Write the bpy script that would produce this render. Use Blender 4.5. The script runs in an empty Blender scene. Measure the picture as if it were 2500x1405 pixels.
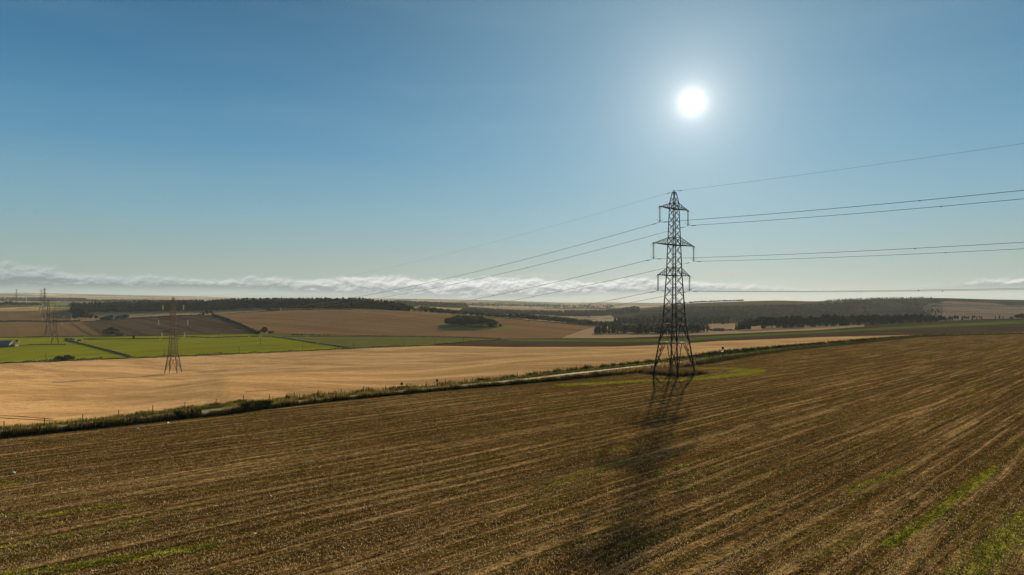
import bpy, math, random
import numpy as np
from math import radians, sin, cos, pi, atan2, sqrt

rng = np.random.default_rng(7)
random.seed(7)
SC = bpy.context.scene
COL = SC.collection

# ------------------------------------------------------------------ camera, world, sun, exposure
F = 1690.0          # focal length in pixels of the 2500 px wide photograph
CX, HY = 1250.0, 735.0   # principal column, true horizon row
CZ = 20.0           # camera height above the foot of the big pylon

cam = bpy.data.cameras.new("camera")
cam.sensor_width = 36.0
cam.lens = 36.0 * F / 2500.0
cam.shift_y = (HY - 702.5) / 2500.0
cam.clip_start = 0.5
cam.clip_end = 60000.0
cam_ob = bpy.data.objects.new("camera", cam)
cam_ob.location = (0, 0, CZ)
cam_ob.rotation_euler = (pi / 2, 0, 0)
COL.objects.link(cam_ob)
SC.camera = cam_ob

SUN_AZ = math.atan2(1690 - CX, F)                        # to the right of +Y
SUN_EL = math.atan2(HY - 250, math.hypot(F, 1690 - CX))
SUN_DIR = (sin(SUN_AZ) * cos(SUN_EL), cos(SUN_AZ) * cos(SUN_EL), sin(SUN_EL))

sun = bpy.data.lights.new("sun", 'SUN')
sun.energy = 5.0
sun.angle = radians(0.65)
sun.color = (1.0, 0.78, 0.47)
sun_ob = bpy.data.objects.new("sun", sun)
from mathutils import Vector
LAMP_EL = radians(16.4)     # measured from the length of the pylon's shadow
sun_ob.rotation_euler = Vector((sin(SUN_AZ)*cos(LAMP_EL), cos(SUN_AZ)*cos(LAMP_EL), sin(LAMP_EL))).to_track_quat('Z', 'Y').to_euler()
COL.objects.link(sun_ob)

SC.view_settings.view_transform = 'Standard'
SC.view_settings.look = 'None'
SC.view_settings.gamma = 1
SC.view_settings.use_curve_mapping = False
SC.view_settings.exposure = 1.32
SC.cycles.max_bounces = 6
SC.cycles.transparent_max_bounces = 8
SC.cycles.volume_bounces = 0


class NT:
    """small helper round a node tree"""
    def __init__(s, tree):
        s.t = tree

    def n(s, typ, **kw):
        nd = s.t.nodes.new('ShaderNode' + typ)
        for k, v in kw.items():
            setattr(nd, k, v)
        return nd

    def put(s, sock, v):
        if hasattr(v, 'is_output'):
            s.t.links.new(v, sock)
        elif v is not None:
            sock.default_value = v

    def math(s, op, a, b=None, c=None, clamp=False):
        m = s.n('Math', operation=op, use_clamp=clamp)
        s.put(m.inputs[0], a)
        if b is not None: s.put(m.inputs[1], b)
        if c is not None: s.put(m.inputs[2], c)
        return m.outputs[0]

    def smooth(s, v, lo, hi, a=0.0, b=1.0):
        m = s.n('MapRange', interpolation_type='SMOOTHSTEP')
        s.put(m.inputs[0], v)
        for i, x in enumerate((lo, hi, a, b)):
            s.put(m.inputs[i + 1], x)
        return m.outputs[0]

    def lin(s, v, lo, hi, a=0.0, b=1.0):
        m = s.n('MapRange')
        s.put(m.inputs[0], v)
        for i, x in enumerate((lo, hi, a, b)):
            s.put(m.inputs[i + 1], x)
        return m.outputs[0]

    def mix(s, f, a, b, mode='MIX'):
        m = s.n('MixRGB', blend_type=mode)
        s.put(m.inputs[0], f)
        for i, x in ((1, a), (2, b)):
            if isinstance(x, (tuple, list)) and len(x) == 3:
                x = (*x, 1)
            s.put(m.inputs[i], x)
        return m.outputs[0]

    def noise(s, vec, scale, detail=2.0, rough=0.5, dist=0.0):
        m = s.n('TexNoise')
        s.put(m.inputs['Vector'], vec)
        m.inputs['Scale'].default_value = scale
        m.inputs['Detail'].default_value = detail
        m.inputs['Roughness'].default_value = rough
        m.inputs['Distortion'].default_value = dist
        return m.outputs[0]

    def mapping(s, vec, rot=0.0, scale=(1, 1, 1), loc=(0, 0, 0)):
        m = s.n('Mapping')
        s.put(m.inputs[0], vec)
        m.inputs['Location'].default_value = loc
        m.inputs['Rotation'].default_value = (0, 0, rot)
        m.inputs['Scale'].default_value = scale
        return m.outputs[0]

    def curve(s, v, pts):
        m = s.n('FloatCurve')
        s.put(m.inputs[1], v)
        c = m.mapping.curves[0]
        m.mapping.use_clip = False
        while len(c.points) < len(pts):
            c.points.new(0.5, 0.5)
        for p, (x, y) in zip(c.points, pts):
            p.location = (x, y)
            p.handle_type = 'AUTO_CLAMPED'
        m.mapping.update()
        return m.outputs[0]

    def ramp(s, v, stops, mode='LINEAR'):
        m = s.n('ValToRGB')
        s.put(m.inputs[0], v)
        cr = m.color_ramp
        cr.interpolation = mode
        while len(cr.elements) < len(stops):
            cr.elements.new(0.5)
        for e, (p, c) in zip(cr.elements, stops):
            e.position = p
            e.color = (*c, 1)
        return m.outputs[0]


W = bpy.data.worlds.new("World")
SC.world = W
W.use_nodes = True
W.node_tree.nodes.clear()
w = NT(W.node_tree)
sky = w.n('TexSky', sky_type='NISHITA')
sky.sun_disc = False
sky.sun_elevation = LAMP_EL
sky.sun_rotation = SUN_AZ
sky.air_density = 1.0
sky.dust_density = 0.6
sky.ozone_density = 3.0
gen = w.n('TexCoord').outputs['Generated']
sep = w.n('SeparateXYZ')
w.put(sep.inputs[0], gen)
dx, dy, dz = sep.outputs
dot = w.n('VectorMath', operation='DOT_PRODUCT')
w.put(dot.inputs[0], gen)
dot.inputs[1].default_value = SUN_DIR
sd = w.math('MINIMUM', dot.outputs['Value'], 1.0)
sdc = w.math('MAXIMUM', sd, 0.0)
ang = w.math('ARCCOSINE', sd)                      # angle from the sun, radians
az = w.math('ARCTAN2', dx, dy)
V = w.math('DIVIDE', dz, w.math('MAXIMUM', w.math('SQRT', w.math('ADD', w.math('MULTIPLY', dx, dx), w.math('MULTIPLY', dy, dy))), 0.02))
# the air's own colour: deep blue high up, pale grey-green towards the horizon, lighter towards the sun
SKY_K = 0.10
nish = w.mix(1.0, sky.outputs[0], (SKY_K, SKY_K, SKY_K), 'MULTIPLY')
air = w.ramp(w.lin(V, 0.0, 0.5), [(0.0, (0.215, 0.265, 0.255)), (0.10, (0.215, 0.28, 0.262)), (0.24, (0.145, 0.27, 0.32)),
                                  (0.42, (0.068, 0.20, 0.31)), (0.64, (0.032, 0.130, 0.235)), (0.90, (0.018, 0.083, 0.155))])
base = w.mix(0.92, nish, air)
near = w.math('POWER', sdc, 14.0)
base = w.mix(w.math('MULTIPLY', near, 0.52), base, (0.19, 0.345, 0.43))
halo = w.math('POWER', 2.718, w.math('MULTIPLY', ang, -16.0))
base = w.mix(w.math('MULTIPLY', halo, 0.75, clamp=True), base, (0.40, 0.48, 0.52))
wisp = w.n('CombineXYZ'); w.put(wisp.inputs[0], w.n('VectorMath', operation='LENGTH').outputs[1] if False else dx); w.put(wisp.inputs[1], w.math('MULTIPLY', V, 7.0))
wn_ = w.noise(wisp.outputs[0], 2.2, 4.0, 0.55)
base = w.mix(w.math('MULTIPLY', w.smooth(wn_, 0.42, 0.75), 0.07), base, (0.30, 0.40, 0.44))
# cloud bank low over the horizon
FC = lambda y: (HY - y) / F
def az_x(px):
    return (math.atan2(px - CX, F) + 0.8) / 1.6
azn = w.math('DIVIDE', w.math('ADD', az, 0.8), 1.6)
def cpts(lst):
    return [(az_x(px), FC(y) * 10.0) for px, y in lst]
top = w.math('DIVIDE', w.curve(azn, [(0.0, FC(660) * 10)] + cpts([(0, 661), (180, 672), (500, 685), (700, 685), (950, 675), (1060, 684), (1240, 677), (1420, 688), (1600, 684), (1760, 694), (1900, 704), (2150, 712), (2350, 697), (2500, 688)]) + [(1.0, FC(690) * 10)]), 10.0)
bot = w.math('DIVIDE', w.curve(azn, [(0.0, FC(704) * 10)] + cpts([(0, 702), (500, 703), (900, 717), (1150, 723), (1350, 719), (1500, 713), (1750, 712), (2000, 714), (2500, 702)]) + [(1.0, FC(702) * 10)]), 10.0)
amt = w.curve(azn, [(0.0, 0.9)] + [(az_x(px), a) for px, a in [(0, .95), (400, .97), (800, 1.0), (1200, 1.0), (1600, .95), (1760, .62), (1960, .45), (2200, .45), (2500, .75)]] + [(1.0, .5)])
comb = w.n('CombineXYZ')
w.put(comb.inputs[0], az)
w.put(comb.inputs[1], w.math('MULTIPLY', V, 2.0))
cvec = comb.outputs[0]
n1 = w.noise(cvec, 38.0, 8.0, 0.58, 0.2)
cb = w.n('CombineXYZ')
w.put(cb.inputs[0], w.math('ADD', az, -0.0012))
w.put(cb.inputs[1], w.math('ADD', w.math('MULTIPLY', V, 2.0), 0.0050))
n2 = w.noise(cb.outputs[0], 38.0, 8.0, 0.58, 0.2)
n3 = w.noise(cvec, 7.0, 3.0, 0.5)
topn = w.math('ADD', top, w.math('ADD', w.math('MULTIPLY', w.math('SUBTRACT', n1, 0.5), 0.028), w.math('MULTIPLY', w.math('SUBTRACT', n3, 0.5), 0.010)))
botn = w.math('ADD', bot, w.math('MULTIPLY', w.math('SUBTRACT', n3, 0.5), 0.006))
d_top = w.smooth(w.math('SUBTRACT', topn, V), -0.0025, 0.0055)
d_bot = w.smooth(w.math('SUBTRACT', V, botn), -0.0075, 0.002)
dens = w.math('MULTIPLY', w.math('MULTIPLY', d_top, d_bot), w.math('MULTIPLY', amt, w.smooth(n1, 0.15, 0.42, 0.7, 1.0)), clamp=True)
hgt = w.math('DIVIDE', w.math('SUBTRACT', V, botn), w.math('MAXIMUM', w.math('SUBTRACT', topn, botn), 0.004))
lit = w.math('ADD', w.math('MULTIPLY', w.math('SUBTRACT', n1, n2), 4.6), w.math('ADD', w.math('MULTIPLY', hgt, 1.25), -0.12), clamp=True)
sunw = w.smooth(az, -0.72, 0.05)
c_lit = w.mix(sunw, (0.31, 0.36, 0.355), (0.62, 0.63, 0.60))
c_dark = w.mix(sunw, (0.15, 0.185, 0.19), (0.21, 0.24, 0.25))
ccol = w.mix(lit, c_dark, c_lit)
# warm bright gap under the bank towards the sun
gap = w.math('MULTIPLY', w.smooth(V, 0.018, 0.001), w.math('MULTIPLY', w.smooth(az, -0.30, -0.02), w.smooth(az, 0.40, 0.12)))
base = w.mix(w.math('MULTIPLY', gap, 0.5), base, (0.34, 0.37, 0.345))
gapl = w.math('MULTIPLY', w.smooth(V, 0.02, 0.0), w.noise(cvec, 14.0, 4.0, 0.6))
base = w.mix(w.math('MULTIPLY', w.math('MULTIPLY', gapl, 0.8), w.smooth(az, 0.0, -0.45)), base, (0.17, 0.215, 0.205))
base = w.mix(dens, base, ccol)
# thin lens-shaped streaks above the bank
def streak(px0, px1, y, h, k):
    global base
    a0, a1 = math.atan2(px0 - CX, F), math.atan2(px1 - CX, F)
    u = w.math('DIVIDE', w.math('SUBTRACT', az, (a0 + a1) / 2), (a1 - a0) / 2)
    vv = w.math('DIVIDE', w.math('SUBTRACT', w.math('ADD', V, w.math('MULTIPLY', w.math('SUBTRACT', n3, 0.5), 0.004)), FC(y)), h / F)
    r = w.math('ADD', w.math('MULTIPLY', u, u), w.math('MULTIPLY', vv, vv))
    base = w.mix(w.math('MULTIPLY', w.smooth(r, 1.0, 0.1), k), base, (0.42, 0.41, 0.33))
streak(1258, 1400, 672.5, 3.2, .7)
streak(1705, 1862, 671, 3.4, .75)
streak(1600, 1815, 677, 2.6, .65)
streak(1880, 1970, 682, 2.0, .55)
# the sun's blinding disc and the aureole of the air round it
g1 = w.math('MULTIPLY', w.math('POWER', 2.718, w.math('MULTIPLY', w.math('DIVIDE', ang, 0.0075), -1.0)), 2.1)
g2 = w.math('MULTIPLY', w.math('POWER', 2.718, w.math('MULTIPLY', w.math('DIVIDE', ang, 0.05), -1.0)), 0.26)
gg = w.math('MINIMUM', w.math('ADD', g1, g2), 2.5)
gcol = w.mix(1.0, (1.0, 0.96, 0.90), gg, 'MULTIPLY')
base = w.mix(1.0, base, gcol, 'ADD')
bg = w.n('Background')
w.put(bg.inputs[0], base)
bg.inputs[1].default_value = 0.545
out = w.n('OutputWorld')
w.put(out.inputs[0], bg.outputs[0])

# ------------------------------------------------------------------ terrain profile lines (column, row, distance)
PH, PB = 16.4, 0.0178            # near field: an even slope  z = CZ - PH - PB*Y
def plane_Y(y):
    return F * PH / (y - HY - F * PB)

def tab(*rows):
    a = np.array(rows, float)
    return a[:, 0], a[:, 1:], 

E_px = np.array([-800, 0, 250, 550, 1000, 1250, 1400, 1578, 1690, 1750, 1924, 2104, 2266, 2500, 3300], float)
E_y = np.array([1152, 1070, 1045, 1013, 962, 940, 926, 909, 894, 885, 857, 840, 822, 816, 806], float)
R1_y = np.array([1146, 1066, 1041, 1010, 959, 936, 918, 897, 886, 876.5, 855.5, 838.5, 821, 815.3, 805.5])
R2_y = np.array([1132, 1052, 1029, 996, 952, 928, 910, 891, 878.5, 870, 851, 836, 819.5, 814, 805])
R3_y = np.array([1124, 1047, 1022, 985, 948, 922, 903, 886, 871.5, 861, 845.5, 830, 818.5, 812.5, 804])
E_Y = plane_Y(E_y)
ext = np.array([1, 1, 1, 1, 1, 1, 1, 1, 1.05, 1.1, 1.2, 1.3, 1.6, 2.2, 2.2])
LINES = []      # (name, px, y, Y)
LINES.append(('N0', np.array([-800., 3300.]), None, np.array([30., 30.])))
LINES.append(('N1', E_px, None, E_Y * 0.72))
LINES.append(('E', E_px, E_y, E_Y))
LINES.append(('R1', E_px, R1_y, E_Y + 5.4 * ext))
LINES.append(('R2', E_px, R2_y, E_Y + 14.8 * ext))
LINES.append(('R3', E_px, R3_y, E_Y + 20.5 * ext))
def L(name, pts):
    a = np.array(pts, float)
    LINES.append((name, a[:, 0], a[:, 1], a[:, 2]))
L('WM', [(-800, 938, 420), (0, 920, 440), (423, 912, 457), (900, 892, 430), (1250, 874, 400), (1500, 861, 390), (1650, 854, 385), (1750, 847, 395), (2000, 831, 480), (2150, 825, 535), (2280, 817.6, 600), (2500, 812, 660), (3300, 803.5, 800)])
L('W', [(-800, 905, 640), (0, 888, 620), (250, 878, 620), (423, 871, 620), (650, 862, 610), (900, 850, 600), (1050, 844.5, 590), (1250, 848, 560), (1500, 847, 550), (1650, 841, 550), (1750, 833.5, 570), (2000, 823.5, 620), (2150, 820, 640), (2280, 816.8, 660), (2500, 811.5, 720), (3300, 803, 860)])
L('P', [(-800, 830, 940), (0, 825, 920), (250, 822, 920), (500, 818, 920), (640, 816, 910), (850, 819.5, 900), (1000, 821.5, 880), (1150, 824, 860), (1220, 827.5, 840), (1370, 826, 820), (1500, 826, 800), (1650, 820, 800), (1750, 816.5, 810), (2000, 806, 840), (2090, 799, 860), (2250, 791, 880), (2500, 780, 920), (3300, 776, 960)])
L('M', [(-800, 808, 1100), (0, 806, 1080), (420, 795, 1080), (640, 788, 1080), (850, 786, 1080), (1000, 789, 1060), (1150, 797, 1040), (1250, 804, 1010), (1350, 812, 960), (1450, 818.5, 930), (1500, 817.2, 930), (1650, 817, 930), (1740, 812, 930), (1800, 811, 950), (2000, 802, 1000), (2090, 797.5, 1000), (2250, 790, 1000), (2400, 781, 1000), (2500, 779, 1020), (3300, 775, 1060)])
L('H', [(-800, 788, 1300), (0, 785, 1300), (190, 785, 1300), (300, 780, 1300), (400, 773, 1300), (500, 770, 1300), (650, 760.5, 1300), (730, 757.5, 1300), (860, 756, 1300), (970, 760, 1290), (1090, 768, 1280), (1230, 778, 1260), (1350, 788, 1250), (1450, 797, 1250), (1550, 799, 1200), (1650, 799, 1200), (1730, 797, 1200), (1900, 796, 1250), (2000, 795, 1250), (2250, 787, 1250), (2400, 779.5, 1250), (2500, 777.5, 1250), (3300, 774, 1300)])
L('K', [(-800, 757, 1650), (0, 755, 1650), (170, 756, 1600), (200, 763, 1480), (300, 763, 1450), (500, 760, 1450), (600, 756, 1450), (860, 755.7, 1400), (970, 759.5, 1400), (1090, 767, 1400), (1230, 776.5, 1450), (1350, 786, 1450), (1450, 792, 1500), (1550, 793, 1500), (1750, 790, 1500), (2000, 790, 1500), (2250, 783, 1500), (2400, 777.5, 1500), (2500, 775.5, 1500), (3300, 772, 1500)])
L('N', [(-800, 747, 2000), (0, 745, 2000), (170, 746, 2000), (300, 748, 2000), (600, 748, 2000), (900, 748, 2000), (1000, 753, 2000), (1100, 759, 2000), (1250, 768, 2000), (1350, 773, 2000), (1450, 777, 1950), (1550, 775, 1900), (1650, 772, 1850), (1750, 770, 1850), (1850, 769, 1850), (2000, 765, 1850), (2250, 761, 1850), (2500, 762, 1850), (3300, 760, 1850)])
L('Q', [(-800, 742, 2900), (0, 740, 2900), (300, 740, 2900), (600, 740, 2900), (900, 740, 2900), (1000, 745, 2900), (1100, 749, 2900), (1250, 757, 2900), (1400, 761, 2800), (1480, 762, 2700), (1550, 754, 2600), (1610, 749, 2600), (1670, 743, 2600), (1700, 740, 2600), (1814, 736, 2600), (1900, 734, 2600), (1990, 736.5, 2600), (2060, 733.5, 2600), (2150, 730, 2600), (2300, 728, 2600), (2400, 731, 2600), (2500, 733, 2600), (3300, 737, 2600)])
L('QB', [(-800, 736, 3800), (0, 735, 3800), (600, 737, 3800), (900, 738, 3800), (1100, 746, 3800), (1250, 751, 3800), (1400, 754, 3800), (1480, 755.5, 3800), (1550, 755, 3800), (1650, 752, 3800), (1750, 748, 3800), (3300, 748, 3800)])
L('Z1', [(-800, 724, 6000), (0, 725, 6000), (200, 727, 6000), (400, 730, 6000), (600, 734, 6000), (850, 733, 6000), (1100, 738, 6000), (1250, 743, 6000), (1400, 746, 6000), (1500, 744, 6000), (1600, 746, 6000), (1750, 744, 6000), (3300, 744, 6000)])
L('Z2', [(-800, 716, 9500), (0, 716, 9500), (100, 716.5, 9500), (200, 718.5, 9500), (300, 721, 9500), (400, 723, 9500), (500, 725, 9500), (600, 728, 9500), (850, 729, 9500), (1000, 730, 9500), (1100, 731.5, 9500), (1200, 733.5, 9500), (1300, 736.5, 9500), (1400, 740.5, 9500), (1490, 738.5, 9500), (1550, 741, 9500), (1620, 742.5, 9500), (1750, 742, 9500), (3300, 742, 9500)])
L('Z3', [(-800, 730, 11000), (1000, 738, 11000), (3300, 745, 11000)])
IDX = {l[0]: i for i, l in enumerate(LINES)}
PXG = np.arange(-800, 3301, 5.0)
def gsm(a, s):
    k = np.exp(-0.5 * (np.arange(-4 * s, 4 * s + 1) / s) ** 2)
    k /= k.sum()
    p = len(k) // 2
    return np.convolve(np.pad(a, p, mode='edge'), k, 'valid')
TY, TZ = [], []
for nm, px, y, Y in LINES:
    Yg = gsm(np.interp(PXG, px, Y), 5)
    if y is None:
        z = CZ - PH - PB * Yg
    else:
        z = CZ - (gsm(np.interp(PXG, px, y), 2 if nm[0] in 'HKPMW' else 3) - HY) * Yg / F
        if nm == 'E':
            z = CZ - PH - PB * Yg
    TY.append(Yg); TZ.append(z)
TY, TZ = np.array(TY), np.array(TZ)
NLN = len(LINES)

def line_at(i, px):
    return np.interp(px, PXG, TY[i]), np.interp(px, PXG, TZ[i])

def ground(px, Y):
    """ground height for image column px (= direction from the origin) and distance Y"""
    px = np.clip(np.asarray(px, float).ravel(), -800, 3300)
    Y = np.asarray(Y, float).ravel()
    LY = np.array([np.interp(px, PXG, TY[i]) for i in range(NLN)])
    LZ = np.array([np.interp(px, PXG, TZ[i]) for i in range(NLN)])
    h = np.diff(LY, axis=0)
    s = np.diff(LZ, axis=0) / h
    m = np.zeros_like(LY)
    m[0] = -PB
    m[-1] = s[-1]
    w1 = 2 * h[1:] + h[:-1]; w2 = h[1:] + 2 * h[:-1]
    same = s[:-1] * s[1:] > 0
    with np.errstate(divide='ignore', invalid='ignore'):
        mm = (w1 + w2) / (w1 / s[:-1] + w2 / s[1:])
    m[1:-1] = np.where(same, mm, 0)
    k = np.clip((Y[None, :] >= LY).sum(0) - 1, 0, NLN - 2)
    ar = np.arange(len(Y))
    y0, y1, z0, z1, m0, m1 = LY[k, ar], LY[k + 1, ar], LZ[k, ar], LZ[k + 1, ar], m[k, ar], m[k + 1, ar]
    H = y1 - y0
    t = np.clip((Y - y0) / H, 0, 1)
    z = (2*t**3 - 3*t**2 + 1)*z0 + (t**3 - 2*t**2 + t)*H*m0 + (-2*t**3 + 3*t**2)*z1 + (t**3 - t**2)*H*m1
    z = np.where(Y < LY[0], CZ - PH - PB * Y, z)
    z = np.where(Y > LY[-1], LZ[-1], z)
    X = (px - CX) / F * Y
    u, v = X*.98 + Y*.2, -X*.2 + Y*.98
    sw = .26*np.sin(v*.105 + 1.6*np.sin(u*.013) + .8*np.sin(v*.031)) + .25*np.sin(v*.23 + 2*np.sin(u*.021)) * np.sin(u*.017)
    z = z + sw * np.clip((Y - LY[5] - 15)/60, 0, 1) * np.clip((LY[7] - 12 - Y)/60, 0, 1)
    return z

def gz(X, Y):
    X = np.atleast_1d(np.asarray(X, float)); Y = np.atleast_1d(np.asarray(Y, float))
    return ground(CX + F * X / np.maximum(Y, 20.0), Y)

_Ys = np.concatenate([np.linspace(38, 400, 725), np.linspace(401, 1700, 1000), np.linspace(1705, 11000, 1200)])
def cast(px, py):
    """first ground point seen along a line of sight of the photograph -> world x, y, z"""
    z = ground(np.full_like(_Ys, px), _Ys)
    yy = HY + F * (CZ - z) / _Ys
    i = int(np.argmax(yy <= py))
    if yy[i] > py: i = len(_Ys) - 1
    if i == 0: Y = _Ys[0]
    else:
        t = (yy[i-1] - py) / max(yy[i-1] - yy[i], 1e-6)
        Y = _Ys[i-1] + t * (_Ys[i] - _Ys[i-1])
    return (px - CX) / F * Y, Y, float(ground([px], [Y])[0])
def spot(px, Y):
    X = (px - CX) / F * Y
    return X, Y, float(ground([px], [Y])[0])

# ------------------------------------------------------------------ object helpers
def tag(o, label=None, cat=None, group=None, kind=None):
    if label: o['label'] = label
    if cat: o['category'] = cat
    if group: o['group'] = group
    if kind: o['kind'] = kind
    return o

def mesh_np(name, V, Fq, mats, parent=None, mi=None, smooth=False):
    me = bpy.data.meshes.new(name)
    V = np.ascontiguousarray(V, dtype=np.float32)
    Fq = np.ascontiguousarray(Fq, dtype=np.int32)
    k = Fq.shape[1]
    me.vertices.add(len(V)); me.vertices.foreach_set('co', V.ravel())
    me.loops.add(Fq.size); me.loops.foreach_set('vertex_index', Fq.ravel())
    me.polygons.add(len(Fq)); me.polygons.foreach_set('loop_start', np.arange(0, Fq.size, k, dtype=np.int32))
    if mi is not None: me.polygons.foreach_set('material_index', np.asarray(mi, np.int32))
    me.polygons.foreach_set('use_smooth', np.full(len(Fq), smooth))
    for m in (mats if isinstance(mats, (list, tuple)) else [mats]):
        me.materials.append(m)
    me.update(calc_edges=True)
    o = bpy.data.objects.new(name, me)
    COL.objects.link(o)
    if parent: o.parent = parent
    return o

def empty(name, loc=(0, 0, 0), rz=0.0, sc=1.0):
    o = bpy.data.objects.new(name, None)
    o.location = loc; o.rotation_euler = (0, 0, rz); o.scale = (sc, sc, sc)
    o.empty_display_size = 0.5
    COL.objects.link(o)
    return o

def copy_tree(o, parent=None):
    c = o.copy(); COL.objects.link(c); c.parent = parent
    for ch in list(o.children):
        copy_tree(ch, c)
    return c

class MB:
    """collects boxes, bars and tubes into one mesh"""
    def __init__(s): s.v = []; s.f = []
    def quadbox(s, c8):
        b = len(s.v); s.v += [tuple(p) for p in c8]
        for q in ((0,3,2,1),(4,5,6,7),(0,1,5,4),(1,2,6,5),(2,3,7,6),(3,0,4,7)):
            s.f.append(tuple(b + i for i in q))
    def box(s, x0, x1, y0, y1, z0, z1):
        s.quadbox([(x0,y0,z0),(x1,y0,z0),(x1,y1,z0),(x0,y1,z0),(x0,y0,z1),(x1,y0,z1),(x1,y1,z1),(x0,y1,z1)])
    def bar(s, p, q, wd, wd2=None):
        p = Vector(p); q = Vector(q); d = q - p
        if d.length < 1e-6: return
        d.normalize()
        up = Vector((0, 0, 1)) if abs(d.z) < 0.9 else Vector((1, 0, 0))
        a = d.cross(up).normalized(); b = d.cross(a).normalized()
        h = wd / 2; g = (wd2 or wd) / 2
        s.quadbox([p-a*h-b*h, p+a*h-b*h, p+a*h+b*h, p-a*h+b*h, q-a*g-b*g, q+a*g-b*g, q+a*g+b*g, q-a*g+b*g])
    def tube(s, pts, r, n=5):
        pts = [Vector(p) for p in pts]; b0 = len(s.v)
        for i, p in enumerate(pts):
            d = (pts[min(i+1, len(pts)-1)] - pts[max(i-1, 0)]).normalized()
            up = Vector((0, 0, 1)) if abs(d.z) < 0.9 else Vector((1, 0, 0))
            a = d.cross(up).normalized(); b = d.cross(a).normalized()
            rr = r[i] if isinstance(r, (list, tuple)) else r
            for k in range(n):
                t = 2*pi*k/n
                s.v.append(tuple(p + a*(rr*cos(t)) + b*(rr*sin(t))))
        for i in range(len(pts)-1):
            for k in range(n):
                k2 = (k+1) % n
                s.f.append((b0+i*n+k, b0+i*n+k2, b0+(i+1)*n+k2, b0+(i+1)*n+k))
    def build(s, name, m, parent=None):
        return mesh_np(name, np.array(s.v), np.array(s.f), m, parent)

# ------------------------------------------------------------------ materials
def new_mat(name):
    m = bpy.data.materials.new(name); m.use_nodes = True
    m.node_tree.nodes.clear()
    return m, NT(m.node_tree)

def finish(t, col, rough=0.8, spec=0.2, bump=None, bstr=0.5, bdist=0.1, metal=0.0, sheen=0.0, trans=0.0):
    p = t.n('BsdfPrincipled')
    t.put(p.inputs['Base Color'], col if not isinstance(col, tuple) else (*col, 1))
    p.inputs['Roughness'].default_value = rough if not hasattr(rough, 'is_output') else 0.5
    if hasattr(rough, 'is_output'): t.put(p.inputs['Roughness'], rough)
    p.inputs['Specular IOR Level'].default_value = spec
    p.inputs['Metallic'].default_value = metal
    if sheen:
        p.inputs['Sheen Weight'].default_value = sheen
        p.inputs['Sheen Roughness'].default_value = 0.4
        p.inputs['Sheen Tint'].default_value = (1.0, 0.75, 0.45, 1)
    if bump is not None:
        b = t.n('Bump'); b.inputs['Strength'].default_value = bstr; b.inputs['Distance'].default_value = bdist
        t.put(b.inputs['Height'], bump); t.put(p.inputs['Normal'], b.outputs[0])
    res = p.outputs[0]
    if trans:
        tr = t.n('BsdfTranslucent')
        t.put(tr.inputs[0], col if not isinstance(col, tuple) else (*col, 1))
        mx = t.n('MixShader'); mx.inputs[0].default_value = trans
        t.put(mx.inputs[1], res); t.put(mx.inputs[2], tr.outputs[0]); res = mx.outputs[0]
    o = t.n('OutputMaterial'); t.put(o.inputs[0], res)

def matte(t, col, bump, bstr, bdist, warm=0.0):
    d = t.n('BsdfDiffuse'); t.put(d.inputs[0], col); d.inputs['Roughness'].default_value = 0.6
    b = t.n('Bump'); b.inputs['Strength'].default_value = bstr; b.inputs['Distance'].default_value = bdist
    t.put(b.inputs['Height'], bump); t.put(d.inputs['Normal'], b.outputs[0])
    o = t.n('OutputMaterial'); t.put(o.inputs[0], d.outputs[0])

def obj_co(t): return t.n('TexCoord').outputs['Object']

def field_mat(name, c0, c1, c2, rot, row_f, row_k, patch_s, fine_s, fine_k, bstr=0.6, bdist=0.15, rowstretch=0.02, extra=None, sheen=0.0, rough=0.9, fine_stretch=1.0, spec=0.1):
    """ground cover: tone patches c0/c1, rows of c2 running along direction rot, fine grain"""
    m, t = new_mat(name)
    co = t.mapping(obj_co(t), rot=-rot)
    pat = t.noise(co, patch_s, 4.0, 0.6)
    warp = t.noise(co, 0.02, 2.0)
    rows = t.noise(t.mapping(co, scale=(row_f * rowstretch, row_f, 0.0)), 1.0, 3.0, 0.6, 0.15)
    rmask = t.smooth(rows, 0.42, 0.62)
    col = t.mix(t.smooth(pat, 0.35, 0.65), c0, c1)
    col = t.mix(t.math('MULTIPLY', rmask, row_k), col, c2)
    fine = t.noise(t.mapping(co, scale=(fine_stretch, 1, 1)), fine_s, 4.0, 0.7)
    g = t.lin(fine, 0.25, 0.75, 1.0 - fine_k, 1.0 + fine_k)
    col = t.mix(1.0, col, g, 'MULTIPLY')
    if extra: col = extra(t, co, col, fine)
    h = t.math('ADD', t.math('MULTIPLY', fine, 0.5), t.math('MULTIPLY', rows, 0.8))
    matte(t, col, h, bstr, bdist)
    return m

def dir_px(p, q):
    a, b = cast(*p), cast(*q)
    return atan2(b[1] - a[1], b[0] - a[0])

ROW_DIR = atan2(0.72, 0.694)

def leaf_mat(name, c0, c1, trans=0.35, scale=0.8, rough=0.8, spec=0.03):
    m, t = new_mat(name)
    n = t.noise(obj_co(t), scale, 2.0)
    inf = t.n('ObjectInfo').outputs['Random']
    f = t.math('ADD', t.math('MULTIPLY', n, 0.8), t.math('MULTIPLY', inf, 0.3), clamp=True)
    finish(t, t.mix(f, c0, c1), rough, spec, trans=trans)
    return m

def plain(name, c, rough=0.7, spec=0.3, metal=0.0, var=0.25, scale=3.0, trans=0.0):
    m, t = new_mat(name)
    n = t.noise(obj_co(t), scale, 4.0, 0.6)
    g = t.lin(n, 0.3, 0.7, 1 - var, 1 + var)
    finish(t, t.mix(1.0, c, g, 'MULTIPLY'), rough, spec, n, 0.2, 0.02, metal=metal, trans=trans)
    return m

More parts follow.
